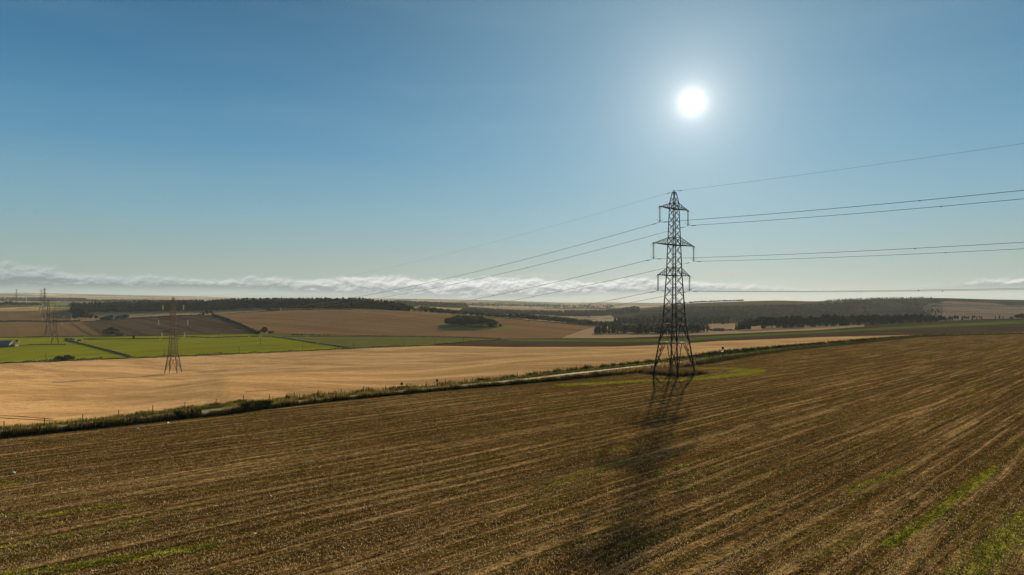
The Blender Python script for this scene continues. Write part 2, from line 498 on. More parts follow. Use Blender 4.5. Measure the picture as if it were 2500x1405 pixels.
# stubble of the near field, with its true green patches along the rows (kept in a colour attribute)
def stubble_mat():
    m, t = new_mat('stubble_soil')
    oc = obj_co(t)
    co0 = t.mapping(oc, rot=-ROW_DIR)
    wn = t.n('TexNoise'); t.put(wn.inputs['Vector'], t.mapping(co0, scale=(0.03, 0.05, 0))); wn.inputs['Scale'].default_value = 1.0
    ad = t.n('VectorMath', operation='ADD')
    sub = t.n('VectorMath', operation='SCALE'); t.put(sub.inputs[0], wn.outputs[1]); sub.inputs['Scale'].default_value = 1.6
    t.put(ad.inputs[0], co0); t.put(ad.inputs[1], sub.outputs[0])
    co = ad.outputs[0]
    sx = t.n('SeparateXYZ'); t.put(sx.inputs[0], co)
    big = t.noise(t.mapping(co, scale=(0.012, 0.10, 0)), 1.0, 3.0, 0.6)
    rows = t.noise(t.mapping(co, scale=(0.02, 0.62, 0)), 1.0, 3.0, 0.65)
    fin = t.noise(t.mapping(co, scale=(0.10, 2.6, 0)), 1.0, 2.0, 0.6)
    # wheel ruts of the tramlines, every 12 m, two wheels 1.9 m apart
    fr = t.math('ABSOLUTE', t.math('SUBTRACT', t.math('WRAP', sx.outputs[1], 5.7, -5.7), 0.0))
    rut = t.smooth(t.math('ABSOLUTE', t.math('SUBTRACT', fr, 0.95)), 0.42, 0.12)
    clod = t.noise(co, 2.6, 5.0, 0.75)
    grain = t.noise(co, 9.0, 3.0, 0.8)
    vor = t.n('TexVoronoi', feature='F1'); t.put(vor.inputs['Vector'], co); vor.inputs['Scale'].default_value = 5.0
    soil = t.mix(t.smooth(big, 0.35, 0.65), (0.100, 0.062, 0.025), (0.135, 0.085, 0.036))
    soil = t.mix(t.math('MULTIPLY', t.smooth(rows, 0.46, 0.66), 0.75), soil, (0.38, 0.26, 0.145))
    bw = t.math('SINE', t.math('ADD', t.math('MULTIPLY', sx.outputs[1], 3.40), t.math('MULTIPLY', big, 9.0)))
    bm = t.math('MULTIPLY', t.smooth(bw, -0.1, -0.95), t.smooth(t.noise(t.mapping(co, scale=(0.01, 0.06, 0), loc=(9, 2, 0)), 1.0, 2.0), 0.36, 0.56))
    soil = t.mix(t.math('MULTIPLY', bm, 0.75), soil, (0.055, 0.038, 0.016))
    soil = t.mix(t.math('MULTIPLY', t.smooth(fin, 0.5, 0.7), 0.12), soil, (0.21, 0.155, 0.09))
    soil = t.mix(t.math('MULTIPLY', rut, 0.35), soil, (0.21, 0.15, 0.092))
    f1 = t.noise(t.mapping(co, scale=(0.008, 0.30, 0)), 1.0, 1.0, 0.4)
    f2 = t.noise(t.mapping(co, scale=(0.015, 0.85, 0), loc=(3, 7, 0)), 1.0, 1.0, 0.4)
    l1 = t.smooth(t.math('ABSOLUTE', t.math('SUBTRACT', t.math('FRACT', t.math('MULTIPLY', f1, 14.0)), 0.5)), 0.16, 0.02)
    l2 = t.smooth(t.math('ABSOLUTE', t.math('SUBTRACT', t.math('FRACT', t.math('MULTIPLY', f2, 9.0)), 0.5)), 0.14, 0.02)
    soil = t.mix(t.math('MULTIPLY', l1, 0.7), soil, (0.040, 0.027, 0.012))  # furrow shadows painted in as two sets of thin dark lines
    soil = t.mix(t.math('MULTIPLY', l2, 0.35), soil, (0.045, 0.032, 0.013))
    wk = t.noise(t.mapping(co, scale=(0.05, 0.35, 0)), 1.0, 4.0, 0.7)
    soil = t.mix(t.math('MULTIPLY', t.smooth(wk, 0.48, 0.68), 0.45), soil, (0.095, 0.098, 0.018))
    at = t.n('Attribute'); at.attribute_name = 'weeds'
    gm = t.smooth(t.math('ADD', at.outputs['Fac'], t.math('MULTIPLY', t.math('SUBTRACT', t.math('ADD', t.math('MULTIPLY', clod, 0.6), t.math('MULTIPLY', fin, 0.4)), 0.5), 3.8)), 0.40, 1.25)
    gm = t.math('MULTIPLY', gm, t.smooth(at.outputs['Fac'], 0.04, 0.15))
    soil = t.mix(t.math('MINIMUM', t.math('MULTIPLY', gm, 1.1), 0.92), soil, t.mix(t.smooth(grain, .3, .7), (0.10, 0.115, 0.012), (0.26, 0.275, 0.026)))
    soil = t.mix(1.0, soil, t.lin(clod, 0.36, 0.64, 0.28, 1.75), 'MULTIPLY')
    soil = t.mix(1.0, soil, t.lin(grain, 0.34, 0.66, 0.5, 1.5), 'MULTIPLY')
    vs = t.n('SeparateColor'); t.put(vs.inputs[0], vor.outputs['Color'])
    fleck = t.math('MULTIPLY', t.smooth(vor.outputs['Distance'], 0.34, 0.16), t.smooth(vs.outputs[0], 0.80, 0.86))
    soil = t.mix(t.math('MULTIPLY', fleck, 0.8), soil, (0.46, 0.37, 0.23))
    m1 = t.noise(t.mapping(co, scale=(0.6, 1.3, 1), loc=(5, 1, 0)), 1.0, 3.0, 0.7)
    soil = t.mix(1.0, soil, t.lin(m1, 0.36, 0.64, 0.68, 1.35), 'MULTIPLY')
    dark = t.smooth(t.noise(t.mapping(co, scale=(0.45, 1.6, 1)), 1.3, 4.0, 0.8), 0.44, 0.30)
    soil = t.mix(t.math('MULTIPLY', dark, 0.85), soil, (0.028, 0.020, 0.010))
    soil = t.mix(1.0, soil, (0.63, 0.62, 0.52), 'MULTIPLY')
    # heights in metres: two bumps, coarse furrows first, clods on top
    hf = t.math('SUBTRACT', t.math('ADD', t.math('MULTIPLY', rows, 0.45), t.math('MULTIPLY', fin, 0.16)), t.math('MULTIPLY', rut, 0.07))
    hc = t.math('ADD', t.math('MULTIPLY', clod, 0.26), t.math('MULTIPLY', grain, 0.07))
    b = t.n('Bump'); b.inputs['Strength'].default_value = 1.0; b.inputs['Distance'].default_value = 1.0
    t.put(b.inputs['Height'], t.math('ADD', hf, hc))
    p = t.n('BsdfDiffuse'); t.put(p.inputs[0], soil)
    t.put(p.inputs['Normal'], b.outputs[0])
    o = t.n('OutputMaterial'); t.put(o.inputs[0], p.outputs[0])
    return m

def wheat_extra(t, co, col, fine):
    lo = t.noise(t.mapping(co, scale=(0.006, 0.03, 0)), 1.0, 5.0, 0.65, 0.6)
    col = t.mix(t.math('MULTIPLY', t.smooth(lo, 0.42, 0.58), 0.5), col, (0.34, 0.19, 0.07))
    st = t.noise(t.mapping(co, scale=(0.05, 0.35, 0)), 1.0, 4.0, 0.7)
    col = t.mix(t.math('MULTIPLY', t.smooth(st, 0.54, 0.68), 0.42), col, (0.27, 0.145, 0.05))
    return col

def pasture_extra(t, co, col, fine):
    sp = t.noise(co, 0.16, 3.0, 0.7)
    col = t.mix(t.math('MULTIPLY', t.smooth(sp, 0.66, 0.72), 0.55), col, (0.035, 0.045, 0.01))
    st = t.noise(t.mapping(co, scale=(0.004, 0.03, 0)), 1.0, 3.0)
    return t.mix(t.math('MULTIPLY', t.smooth(st, 0.45, 0.65), 0.30), col, (0.14, 0.145, 0.010))

W_DIR = dir_px((900, 880), (1300, 872))
M = {}
M['stubble'] = stubble_mat()
M['verge'] = field_mat('verge_turf', (0.055, 0.07, 0.012), (0.10, 0.11, 0.02), (0.13, 0.10, 0.03), ROW_DIR, 0.5, 0.4, 0.3, 2.5, 0.5)
M['wheat'] = field_mat('ripe_barley', (0.76, 0.45, 0.195), (0.84, 0.51, 0.23), (0.62, 0.35, 0.14), W_DIR, 0.16, 0.5, 0.05, 1.0, 0.42, 0.8, 0.3, extra=wheat_extra, sheen=0.3)
M['pasture'] = field_mat('pasture_grass', (0.235, 0.235, 0.008), (0.28, 0.275, 0.012), (0.155, 0.165, 0.010), 0.2, 0.05, 0.3, 0.03, 0.6, 0.22, extra=pasture_extra)
M['pasture_dull'] = field_mat('dull_grass', (0.145, 0.14, 0.035), (0.17, 0.16, 0.044), (0.12, 0.115, 0.028), 0.2, 0.05, 0.3, 0.03, 0.6, 0.22, extra=pasture_extra)
M['plough'] = field_mat('turned_soil', (0.075, 0.048, 0.022), (0.10, 0.066, 0.032), (0.125, 0.082, 0.042), dir_px((1500, 838), (2000, 818)), 0.09, 0.5, 0.02, 0.4, 0.3)
M['crop'] = field_mat('green_crop', (0.10, 0.14, 0.022), (0.13, 0.175, 0.03), (0.07, 0.10, 0.016), dir_px((1500, 833), (2000, 811)), 0.08, 0.4, 0.03, 0.5, 0.3)
HD = dir_px((330, 785), (440, 815))
M['hillplough'] = field_mat('hill_furrows', (0.10, 0.066, 0.036), (0.115, 0.078, 0.044), (0.055, 0.037, 0.02), HD, 0.075, 0.75, 0.01, 0.3, 0.25, rowstretch=0.01)
M['hillbrown'] = field_mat('hill_stubble', (0.19, 0.115, 0.048), (0.215, 0.135, 0.058), (0.15, 0.09, 0.038), dir_px((180, 790), (230, 815)), 0.05, 0.4, 0.01, 0.3, 0.2, rowstretch=0.01)
M['hillgold'] = field_mat('hill_barley', (0.28, 0.155, 0.066), (0.33, 0.185, 0.08), (0.20, 0.11, 0.046), dir_px((800, 775), (1100, 800)), 0.05, 0.6, 0.008, 0.3, 0.22, rowstretch=0.02)
M['tan'] = field_mat('pale_stubble', (0.46, 0.29, 0.16), (0.50, 0.33, 0.18), (0.38, 0.23, 0.12), dir_px((1500, 822), (2000, 804)), 0.06, 0.4, 0.01, 0.3, 0.15)
M['straw'] = field_mat('cut_straw', (0.40, 0.255, 0.13), (0.44, 0.285, 0.145), (0.34, 0.21, 0.10), 0.1, 0.05, 0.4, 0.01, 0.3, 0.15)
M['clearing'] = field_mat('felled_ground', (0.26, 0.175, 0.12), (0.31, 0.21, 0.145), (0.075, 0.062, 0.045), dir_px((2300, 760), (2450, 763)), 0.02, 0.7, 0.01, 0.05, 0.3, rowstretch=0.12)
M['dryverge'] = field_mat('dry_verge_turf', (0.22, 0.16, 0.075), (0.13, 0.11, 0.04), (0.07, 0.065, 0.02), ROW_DIR, 0.5, 0.5, 0.3, 2.5, 0.5)
M['copsegrass'] = field_mat('copse_grass', (0.20, 0.22, 0.04), (0.24, 0.25, 0.05), (0.15, 0.16, 0.03), 0.0, 0.1, 0.3, 0.05, 0.5, 0.2)

def heath_mat():
    m, t = new_mat('heath')
    co = obj_co(t)
    a = t.noise(t.mapping(co, scale=(1, 0.5, 1)), 0.012, 5.0, 0.6)
    b = t.noise(co, 0.07, 4.0, 0.7)
    col = t.mix(t.smooth(a, 0.4, 0.6), (0.045, 0.042, 0.022), (0.085, 0.068, 0.038))
    col = t.mix(1.0, col, t.lin(b, 0.3, 0.7, 0.6, 1.4), 'MULTIPLY')
    matte(t, col, b, 1.0, 3.0)
    return m
M['heath'] = heath_mat()
def hilltop():
    return field_mat('hilltop_grass', (0.16, 0.115, 0.06), (0.20, 0.14, 0.075), (0.09, 0.075, 0.04), 0.0, 0.02, 0.5, 0.006, 0.05, 0.3, rowstretch=0.2)
M['hilltop'] = hilltop()

def far_mat():
    m, t = new_mat('patchwork_farmland')
    co = obj_co(t)
    v = t.n('TexVoronoi', feature='F1', distance='MANHATTAN')
    t.put(v.inputs['Vector'], t.mapping(co, rot=0.3, scale=(0.0022, 0.0013, 0)))
    v.inputs['Scale'].default_value = 1.0
    sp = t.n('SeparateColor'); t.put(sp.inputs[0], v.outputs['Color'])
    col = t.ramp(sp.outputs[0], [(0.0, (0.55, 0.38, 0.21)), (0.28, (0.20, 0.20, 0.07)), (0.42, (0.62, 0.45, 0.26)), (0.62, (0.28, 0.20, 0.11)), (0.72, (0.50, 0.35, 0.20)), (0.9, (0.17, 0.18, 0.065))], 'CONSTANT')
    wn = t.noise(t.mapping(co, scale=(0.0016, 0.0035, 0)), 1.0, 6.0, 0.62)
    col = t.mix(t.smooth(wn, 0.54, 0.57), col, (0.035, 0.042, 0.02))
    edge = t.n('TexVoronoi', feature='DISTANCE_TO_EDGE'); t.put(edge.inputs['Vector'], t.mapping(co, rot=0.3, scale=(0.0022, 0.0013, 0))); edge.inputs['Scale'].default_value = 1.0
    col = t.mix(t.math('MULTIPLY', t.smooth(edge.outputs[0], 0.03, 0.015), 0.7), col, (0.035, 0.04, 0.018))
    matte(t, col, wn, 0.1, 1.0)
    return m
M['far'] = far_mat()

def road_mat():
    m, t = new_mat('asphalt')
    co = obj_co(t)
    n = t.noise(t.mapping(t.mapping(co, rot=-ROW_DIR), scale=(0.05, 1.2, 1)), 1.0, 4.0, 0.6)
    f = t.noise(co, 12.0, 3.0)
    col = t.mix(n, (0.06, 0.06, 0.06), (0.11, 0.108, 0.102))
    finish(t, col, t.lin(n, 0.3, 0.7, 0.85, 0.95), 0.08, f, 0.3, 0.01)
    return m
M['road'] = road_mat()

# ------------------------------------------------------------------ the ground, split into its fields
cols = np.concatenate([-np.geomspace(20000, 900, 16) + CX - 500, np.linspace(-500, -130, 25)[:-1], np.arange(-130, 2631, 2.0), np.linspace(2650, 3000, 24), np.geomspace(900, 20000, 16) + CX + 1000])
cols = np.unique(cols)
rowspec = {'N0': 90, 'N1': 90, 'E': 6, 'R1': 16, 'R2': 8, 'R3': 60, 'WM': 50, 'W': 70, 'P': 40, 'M': 40, 'H': 40, 'K': 24, 'N': 30, 'Q': 16, 'QB': 20, 'Z1': 22, 'Z2': 6}
pxc = np.clip(cols, -800, 3300)
rows_Y, rows_band = [], []
for yv in (-600, -200, -60, 0, 15, 24):
    rows_Y.append(np.full(len(cols), float(yv))); rows_band.append(-1)
for i in range(NLN - 1):
    nm = LINES[i][0]; n = rowspec[nm]
    a, b = np.interp(pxc, PXG, TY[i]), np.interp(pxc, PXG, TY[i+1])
    for k in range(n):
        t = k / n
        Yk = 1.0 / ((1-t)/a + t/b) if nm in ('N0', 'N1') else a + (b-a)*t
        rows_Y.append(Yk); rows_band.append(i)
rows_Y.append(np.interp(pxc, PXG, TY[-1])); rows_band.append(NLN - 1)
GY = np.array(rows_Y); band = np.array(rows_band)
GP = np.broadcast_to(cols[None, :], GY.shape)
GX = (GP - CX) / F * np.maximum(GY, 40.0)
GH = ground(np.where(GY < 40, CX, GP), GY).reshape(GY.shape)
R, Cn = GY.shape
fb = np.repeat(band[:-1, None], Cn - 1, 1)
fpx = 0.25 * (GP[:-1, :-1] + GP[1:, :-1] + GP[:-1, 1:] + GP[1:, 1:])
IY = HY + F * (CZ - GH) / np.maximum(GY, 30)
fy = 0.25 * (IY[:-1, :-1] + IY[1:, :-1] + IY[:-1, 1:] + IY[1:, 1:])
fY = 0.25 * (GY[:-1, :-1] + GY[1:, :-1] + GY[:-1, 1:] + GY[1:, 1:])
ids = np.zeros(fb.shape, int)
B = lambda n: fb == IDX[n]
FIELDS = ['stubble_field', 'grass_verge', 'road', 'barley_field', 'pasture_field', 'rough_pasture', 'ploughed_field', 'green_crop_field', 'brown_hill_field', 'ploughed_hillside', 'golden_hill_field', 'pale_stubble_field', 'straw_field', 'heath_hillside', 'felled_clearing', 'hilltop_pasture', 'farmland', 'copse_lawn', 'dry_verge']
FI = {n: i for i, n in enumerate(FIELDS)}
FM = ['stubble', 'verge', 'road', 'wheat', 'pasture', 'pasture_dull', 'plough', 'crop', 'hillbrown', 'hillplough', 'hillgold', 'tan', 'straw', 'heath', 'clearing', 'hilltop', 'far', 'copsegrass', 'dryverge']
ids[B('E') | B('R2')] = FI['grass_verge']
ids[B('R1')] = FI['road']
fr1 = (fY - np.interp(fpx, PXG, TY[IDX['R1']])) / (np.interp(fpx, PXG, TY[IDX['R2']]) - np.interp(fpx, PXG, TY[IDX['R1']]))
ids[B('R1') & (fr1 < np.interp(fpx, [500, 1000, 1600], [0.12, .5, .62]))] = FI['dry_verge']
ids[B('R3') | B('WM')] = FI['barley_field']
wp = B('W')
ids[wp] = FI['pasture_field']
xdiv = np.interp(fy, [822, 824, 850], [640, 680, 850])
ids[wp & (fpx > xdiv)] = FI['rough_pasture']
ydg = np.interp(fpx, [1050, 1220, 1240], [844, 829, 827])
rt = wp & (fpx > 1050) & (fy > ydg)
rt |= wp & (fpx > 1235)
ids[rt] = FI['ploughed_field']
gb = np.interp(fpx, [1230, 1250, 1500, 1650, 1750, 1850, 2000, 2250, 2500], [829, 833, 836, 834, 826, 821, 813.5, 801, 790.5])
gt = np.interp(fpx, [1230, 1250, 1500, 1650, 1750, 1850, 2000, 2250, 2500], [828.5, 828.5, 830, 828, 821, 816.5, 809.5, 795, 783])
ids[wp & (fpx > 1230) & (fy < gb) & (fy > gt)] = FI['green_crop_field']
hb = B('P') | B('M')
xl = np.interp(fy, [787, 822], [200, 255])
xr = np.interp(fy, [770, 788, 814], [516, 570, 632])
ids[hb] = FI['golden_hill_field']
ids[hb & (fpx < xr)] = FI['ploughed_hillside']
ids[hb & (fpx < xl)] = FI['brown_hill_field']
ids[hb & (fpx > np.interp(fY, [820, 1250], [1372, 1462]))] = FI['pale_stubble_field']
ids[hb & (fpx > 2110)] = FI['heath_hillside']
cg = hb & ((((fpx - 1150) / 80) ** 2 + ((fY - 1055) / 62) ** 2) < 1)
ids[cg] = FI['copse_lawn']
cg2 = hb & ((((fpx - 1215) / 38) ** 2 + ((fY - 1035) / 35) ** 2) < 1)
ids[cg2] = FI['copse_lawn']
hk = B('H')
ids[hk] = FI['straw_field']
ids[hk & (fpx < 172)] = FI['brown_hill_field']
ids[hk & (fpx < 172) & (fY > 1560)] = FI['straw_field']
ids[hk & (fpx > 1100)] = FI['heath_hillside']
ids[hk & (fpx > 1730) & (fpx < 1800)] = FI['pale_stubble_field']
for nm in ('K', 'N', 'Q', 'QB', 'Z1', 'Z2'):
    ids[B(nm)] = FI['farmland']
hl = (B('K') | B('N')) & (fpx > np.interp(fY, [1400, 1900, 2700], [1560, 1500, 1470]))
ids[hl] = FI['heath_hillside']
strip = hl & (fy < np.interp(fpx, [1480, 1660, 1700, 1850, 2060], [764, 748, 748, 745, 740])) & (fpx < 2060)
ids[strip] = FI['hilltop_pasture']
def inpoly(px, py, poly):
    r = np.zeros(px.shape, bool); n = len(poly); j = n - 1
    for i in range(n):
        xi, yi = poly[i]; xj, yj = poly[j]
        c = ((yi > py) != (yj > py)) & (px < (xj - xi) * (py - yi) / (yj - yi + 1e-9) + xi)
        r ^= c; j = i
    return r
ids[(hl | hk) & inpoly(fpx, fy, [(2250, 757), (2262, 743), (2310, 736), (2400, 737.5), (2460, 746), (2700, 750), (2700, 790), (2290, 790), (2275, 768)])] = FI['felled_clearing']

STROKES = [  # green volunteer growth in the near stubble: strokes across the photograph, half width m, strength
    ([(-60, 1262), (120, 1255), (300, 1234)], .8, .9), ([(-60, 1345), (100, 1322), (360, 1272)], .8, .8), ([(20, 1405), (250, 1372), (520, 1332)], 1.0, 1.0),
    ([(-30, 1186), (45, 1181)], .7, .8), ([(712, 1073), (790, 1060)], .9, .6), ([(860, 1130), (960, 1100)], 1.6, .3),
    ([(1440, 1108), (1475, 1101), (1522, 1091)], .5, .9), ([(1330, 1190), (1381, 1174), (1480, 1140), (1590, 1108)], .55, 1.0),
    ([(1590, 1160), (1660, 1138), (1760, 1108)], .5, .8), ([(1660, 1196), (1730, 1174), (1800, 1150)], .5, .8), ([(1850, 1145), (1940, 1115)], .6, .5),
    ([(2064, 1203), (2130, 1176), (2200, 1148)], .45, 1.0), ([(2165, 1330), (2230, 1292), (2300, 1242), (2430, 1142)], .75, 1.0),
    ([(2330, 1450), (2420, 1350), (2520, 1260)], 1.5, 1.0), ([(1900, 1060), (1980, 1035), (2060, 1010)], .4, .7), ([(2350, 960), (2405, 944)], .8, .9),
    ([(2425, 900), (2510, 884)], .8, .5), ([(1380, 940), (1500, 934), (1590, 929), (1660, 929), (1740, 922), (1800, 914), (1868, 904)], 2.2, 1.9),
    ([(1720, 899), (1760, 899), (1800, 901)], 3.0, 1.3), ([(1800, 905), (1868, 904)], 2.6, 1.6), ([(1340, 975), (1420, 968)], .8, .7),
    ([(2000, 845), (2100, 840)], 3, .6), ([(2200, 835), (2350, 825)], 3, .5), ([(1580, 950), (1680, 945)], .9, .35), ([(560, 1018), (640, 1010)], 1.2, .5),
    ([(1050, 1000), (1200, 985)], 1.2, .3), ([(1290, 1280), (1450, 1240)], 1.0, .4), ([(1480, 1350), (1600, 1310), (1700, 1290)], 1.0, .45), ([(600, 1330), (900, 1270)], 1.0, .3),
    ([(1950, 1370), (2100, 1300)], 1.0, .4), ([(430, 1180), (700, 1130)], 1.2, .3)]
WEED_PTS = []
def weeds(X, Y):
    g = np.zeros(X.shape)
    for pts, hw, k in STROKES:
        P = [cast(*p)[:2] for p in pts]
        for (ax, ay), (bx, by) in zip(P[:-1], P[1:]):
            dx_, dy_ = bx-ax, by-ay; L2 = dx_*dx_ + dy_*dy_ + 1e-9
            box = (X > min(ax, bx) - 4*hw) & (X < max(ax, bx) + 4*hw) & (Y > min(ay, by) - 4*hw) & (Y < max(ay, by) + 4*hw)
            if not box.any(): continue
            xs, ys = X[box], Y[box]
            t = np.clip(((xs-ax)*dx_ + (ys-ay)*dy_) / L2, 0, 1)
            d = np.hypot(xs - ax - t*dx_, ys - ay - t*dy_)
            val = k * np.exp(-(d / hw) ** 2)
            g[box] = np.maximum(g[box], val)
    return g

Vall = np.stack([GX, GY, GH], -1).reshape(-1, 3)
vid = np.arange(R * Cn).reshape(R, Cn)
quads = np.stack([vid[:-1, :-1], vid[:-1, 1:], vid[1:, 1:], vid[1:, :-1]], -1)
for i, nm in enumerate(FIELDS):
    q = quads[ids == i]
    if len(q) == 0: continue
    u, inv = np.unique(q.ravel(), return_inverse=True)
    o = mesh_np(nm, Vall[u], inv.reshape(-1, 4), M[FM[i]], smooth=True)
    o['kind'] = 'structure'
    if nm == 'stubble_field':
        at = o.data.attributes.new('weeds', 'FLOAT', 'POINT')
        gv = weeds(Vall[u][:, 0], Vall[u][:, 1]).astype(np.float32)
        at.data.foreach_set('value', gv)

# wheel tracks pressed into the crops, laid a hand's breadth over the ground
M['track'] = plain('crushed_stems', (0.12, 0.07, 0.028), .95, 0)
M['trackdark'] = plain('bare_track', (0.055, 0.035, 0.018), .95, 0)
def track(pts, wd, m, lift=.05):
    P = [cast(*p)[:2] for p in pts]
    s_ = np.concatenate([[0], np.cumsum([math.hypot(b[0]-a[0], b[1]-a[1]) for a, b in zip(P[:-1], P[1:])])])
    n = max(int(s_[-1]/2.5), 2); u = np.linspace(0, s_[-1], n)
    x = np.interp(u, s_, [p[0] for p in P]); y = np.interp(u, s_, [p[1] for p in P])
    tx, ty = np.gradient(x), np.gradient(y); d = np.hypot(tx, ty)+1e-9
    w2 = wd/2*(1 + .3*np.sin(u*.4))
    L_ = np.stack([x - ty/d*w2, y + tx/d*w2], -1); R_ = np.stack([x + ty/d*w2, y - tx/d*w2], -1)
    V = np.concatenate([np.column_stack([L_, gz(L_[:, 0], L_[:, 1]) + lift]), np.column_stack([R_, gz(R_[:, 0], R_[:, 1]) + lift])])
    i = np.arange(n-1)
    o = mesh_np('wheel_track', V, np.stack([i, i+n, i+n+1, i+1], -1), m); o['kind'] = 'structure'
track([(-60, 1012), (0, 1014.5), (45, 1017), (130, 1024)], .35, M['track'])
track([(-60, 1017), (0, 1020.5), (80, 1025), (140, 1029)], .35, M['track'])
track([(250, 926), (330, 921), (400, 915)], 1.0, M['track'])
track([(600, 957), (700, 951), (790, 945)], .4, M['track'])
for a in ([(170, 790), (195, 806), (222, 821)], [(174, 789), (199, 805), (228, 821)], [(197, 789), (222, 803), (252, 821)], [(208, 792), (240, 808), (256, 819)]):
    track(a, 1.6, M['trackdark'], .15)

# ------------------------------------------------------------------ plants
def quads_at(P, size, nrm=None, aspect=1.0, seed=0):
    """one small leaf-like quad per point, randomly turned"""
    r = np.random.default_rng(seed)
    n = len(P)
    a = r.normal(size=(n, 3)); a /= np.linalg.norm(a, axis=1)[:, None]
    b = r.normal(size=(n, 3)); b -= (a*b).sum(1)[:, None]*a; b /= np.linalg.norm(b, axis=1)[:, None]
    s = (np.broadcast_to(size, (n,)) * r.uniform(0.6, 1.3, n))[:, None] * 0.5
    a = a*s; b = b*s*aspect
    V = np.stack([P-a-b*.3, P-b, P+a+b*.3, P+b], 1).reshape(-1, 3)
    return V, np.arange(4*n).reshape(-1, 4)

def stem_v(h, r0, r1, lean=(0, 0), n=5):
    m = MB(); m.tube([(0, 0, -0.02), (lean[0]*.5, lean[1]*.5, h*.5), (lean[0], lean[1], h)], [r0, (r0+r1)/2, r1], n)
    return m

def crown_pts(kind, n, seed):
    r = np.random.default_rng(seed)
    if kind == 'conifer':
        z = 0.14 + 0.86 * r.uniform(0, 1, n) ** 1.35
        lay = 0.55 + 0.45 * np.abs(((z * 9) % 1.0) * 2 - 1)
        rad = 0.20 * (1 - (z - 0.12) / 0.9) ** 0.8 * lay * r.uniform(0.35, 1.0, n) ** 0.5
        th = r.uniform(0, 2*pi, n)
        return np.stack([rad*np.cos(th), rad*np.sin(th), z - rad * 0.25], -1)
    if kind == 'pine':      # bare lower stem, ragged top
        z = 0.36 + 0.64 * r.uniform(0, 1, n)
        rad = 0.19 * np.sqrt(np.clip(1 - ((z - 0.60) / 0.44) ** 2, 0.03, 1)) * r.uniform(0.2, 1.0, n) ** 0.5
        th = r.uniform(0, 2*pi, n)
        rad *= 0.75 + 0.25*np.sin(3*th + seed)
        return np.stack([rad*np.cos(th), rad*np.sin(th), z], -1)
    lobes = []
    k = 9 if kind == 'broad' else 7
    for i in range(k):
        th = r.uniform(0, 2*pi)
        if kind == 'broad':
            d = r.uniform(0.0, 0.24); zc = r.uniform(0.42, 0.78); rr = r.uniform(0.17, 0.25)
        elif kind == 'dome':
            d = r.uniform(0.05, 0.36); zc = 0.60 - 0.55 * d + r.uniform(-.10, .06); rr = r.uniform(0.25, 0.34)
        else:
            d = r.uniform(0.1, 0.5); zc = r.uniform(0.25, 0.6); rr = r.uniform(0.25, 0.4)
        lobes.append((d*cos(th), d*sin(th), zc, rr))
    P = []
    for _ in range(n):
        x, y, z, rr = lobes[r.integers(k)]
        v = r.normal(size=3); v /= np.linalg.norm(v)
        q = rr * r.uniform(0.45, 1.0) ** 0.4
        p = np.array([x + v[0]*q, y + v[1]*q, max(z + v[2]*q*0.85, 0.03)])
        P.append(p)
    return np.array(P)

M['leaf'] = leaf_mat('broad_leaves', (0.012, 0.018, 0.005), (0.034, 0.042, 0.010), 0.12)
M['leaf2'] = leaf_mat('light_leaves', (0.03, 0.042, 0.010), (0.06, 0.072, 0.018), 0.2)
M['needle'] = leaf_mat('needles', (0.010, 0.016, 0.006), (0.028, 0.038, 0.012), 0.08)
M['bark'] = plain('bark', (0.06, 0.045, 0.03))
M['hazeneedle'] = leaf_mat('haze_tinted_needles', (0.028, 0.032, 0.018), (0.062, 0.062, 0.034), 0.12, 0.05)  # needle green paled to grey, haze put into the colour

def tree_arrays(kind, n, seed, leaf, trunk=True):
    P = crown_pts(kind, n, seed)
    V, Q = quads_at(P, leaf, seed=seed)
    if not trunk: return V, Q, np.zeros(len(Q), int)
    h = {'conifer': 0.95, 'pine': 0.9, 'broad': 0.6, 'dome': 0.4, 'bush': 0.3}[kind]
    m = stem_v(h, 0.022 if kind != 'pine' else 0.012, 0.006)
    if kind in ('broad', 'dome'):
        for i in range(5):
            th = i * 1.3 + seed
            m.tube([(0, 0, h*.45), (0.10*cos(th), 0.10*sin(th), h*.9), (0.2*cos(th), 0.2*sin(th), h*1.15)], [0.012, 0.008, 0.003], 4)
    tv, tf = np.array(m.v), np.array(m.f)
    return np.concatenate([V, tv]), np.concatenate([Q, tf + len(V)]), np.concatenate([np.zeros(len(Q), int), np.ones(len(tf), int)])

# --- woods that read as one mass
def wood(name, pts, kinds, leafm, n, leaf, seed=0, hr=(14, 18)):
    r = np.random.default_rng(seed)
    T = [tree_arrays(k, n, seed*10 + i, leaf, trunk=(k == 'pine')) for i, k in enumerate(kinds)]
    Vs, Qs, Ms, b = [], [], [], 0
    for (x, y, z, h) in pts:
        V, Q, mi = T[r.integers(len(T))]
        a = r.uniform(0, 2*pi); c, s = cos(a), sin(a)
        wd = h * r.uniform(0.9, 1.25)
        Vs.append(np.stack([(V[:, 0]*c - V[:, 1]*s)*wd + x, (V[:, 0]*s + V[:, 1]*c)*wd + y, V[:, 2]*h + z], -1))
        Qs.append(Q + b); Ms.append(mi); b += len(V)
    o = mesh_np(name, np.concatenate(Vs), np.concatenate(Qs), [leafm, M['bark']], mi=np.concatenate(Ms))
    return tag(o, kind='stuff')

def scatter(n, pxr, frac, height, seed):
    """n tree feet between columns pxr; frac(px, u) -> distance; height(px, rng)"""
    r = np.random.default_rng(seed)
    px = r.uniform(pxr[0], pxr[1], n); u = r.uniform(0, 1, n)
    Y = frac(px, u)
    z = ground(px, Y)
    return [((p-CX)/F*y, y, zz, height(p, r)) for p, y, zz in zip(px, Y, z)]

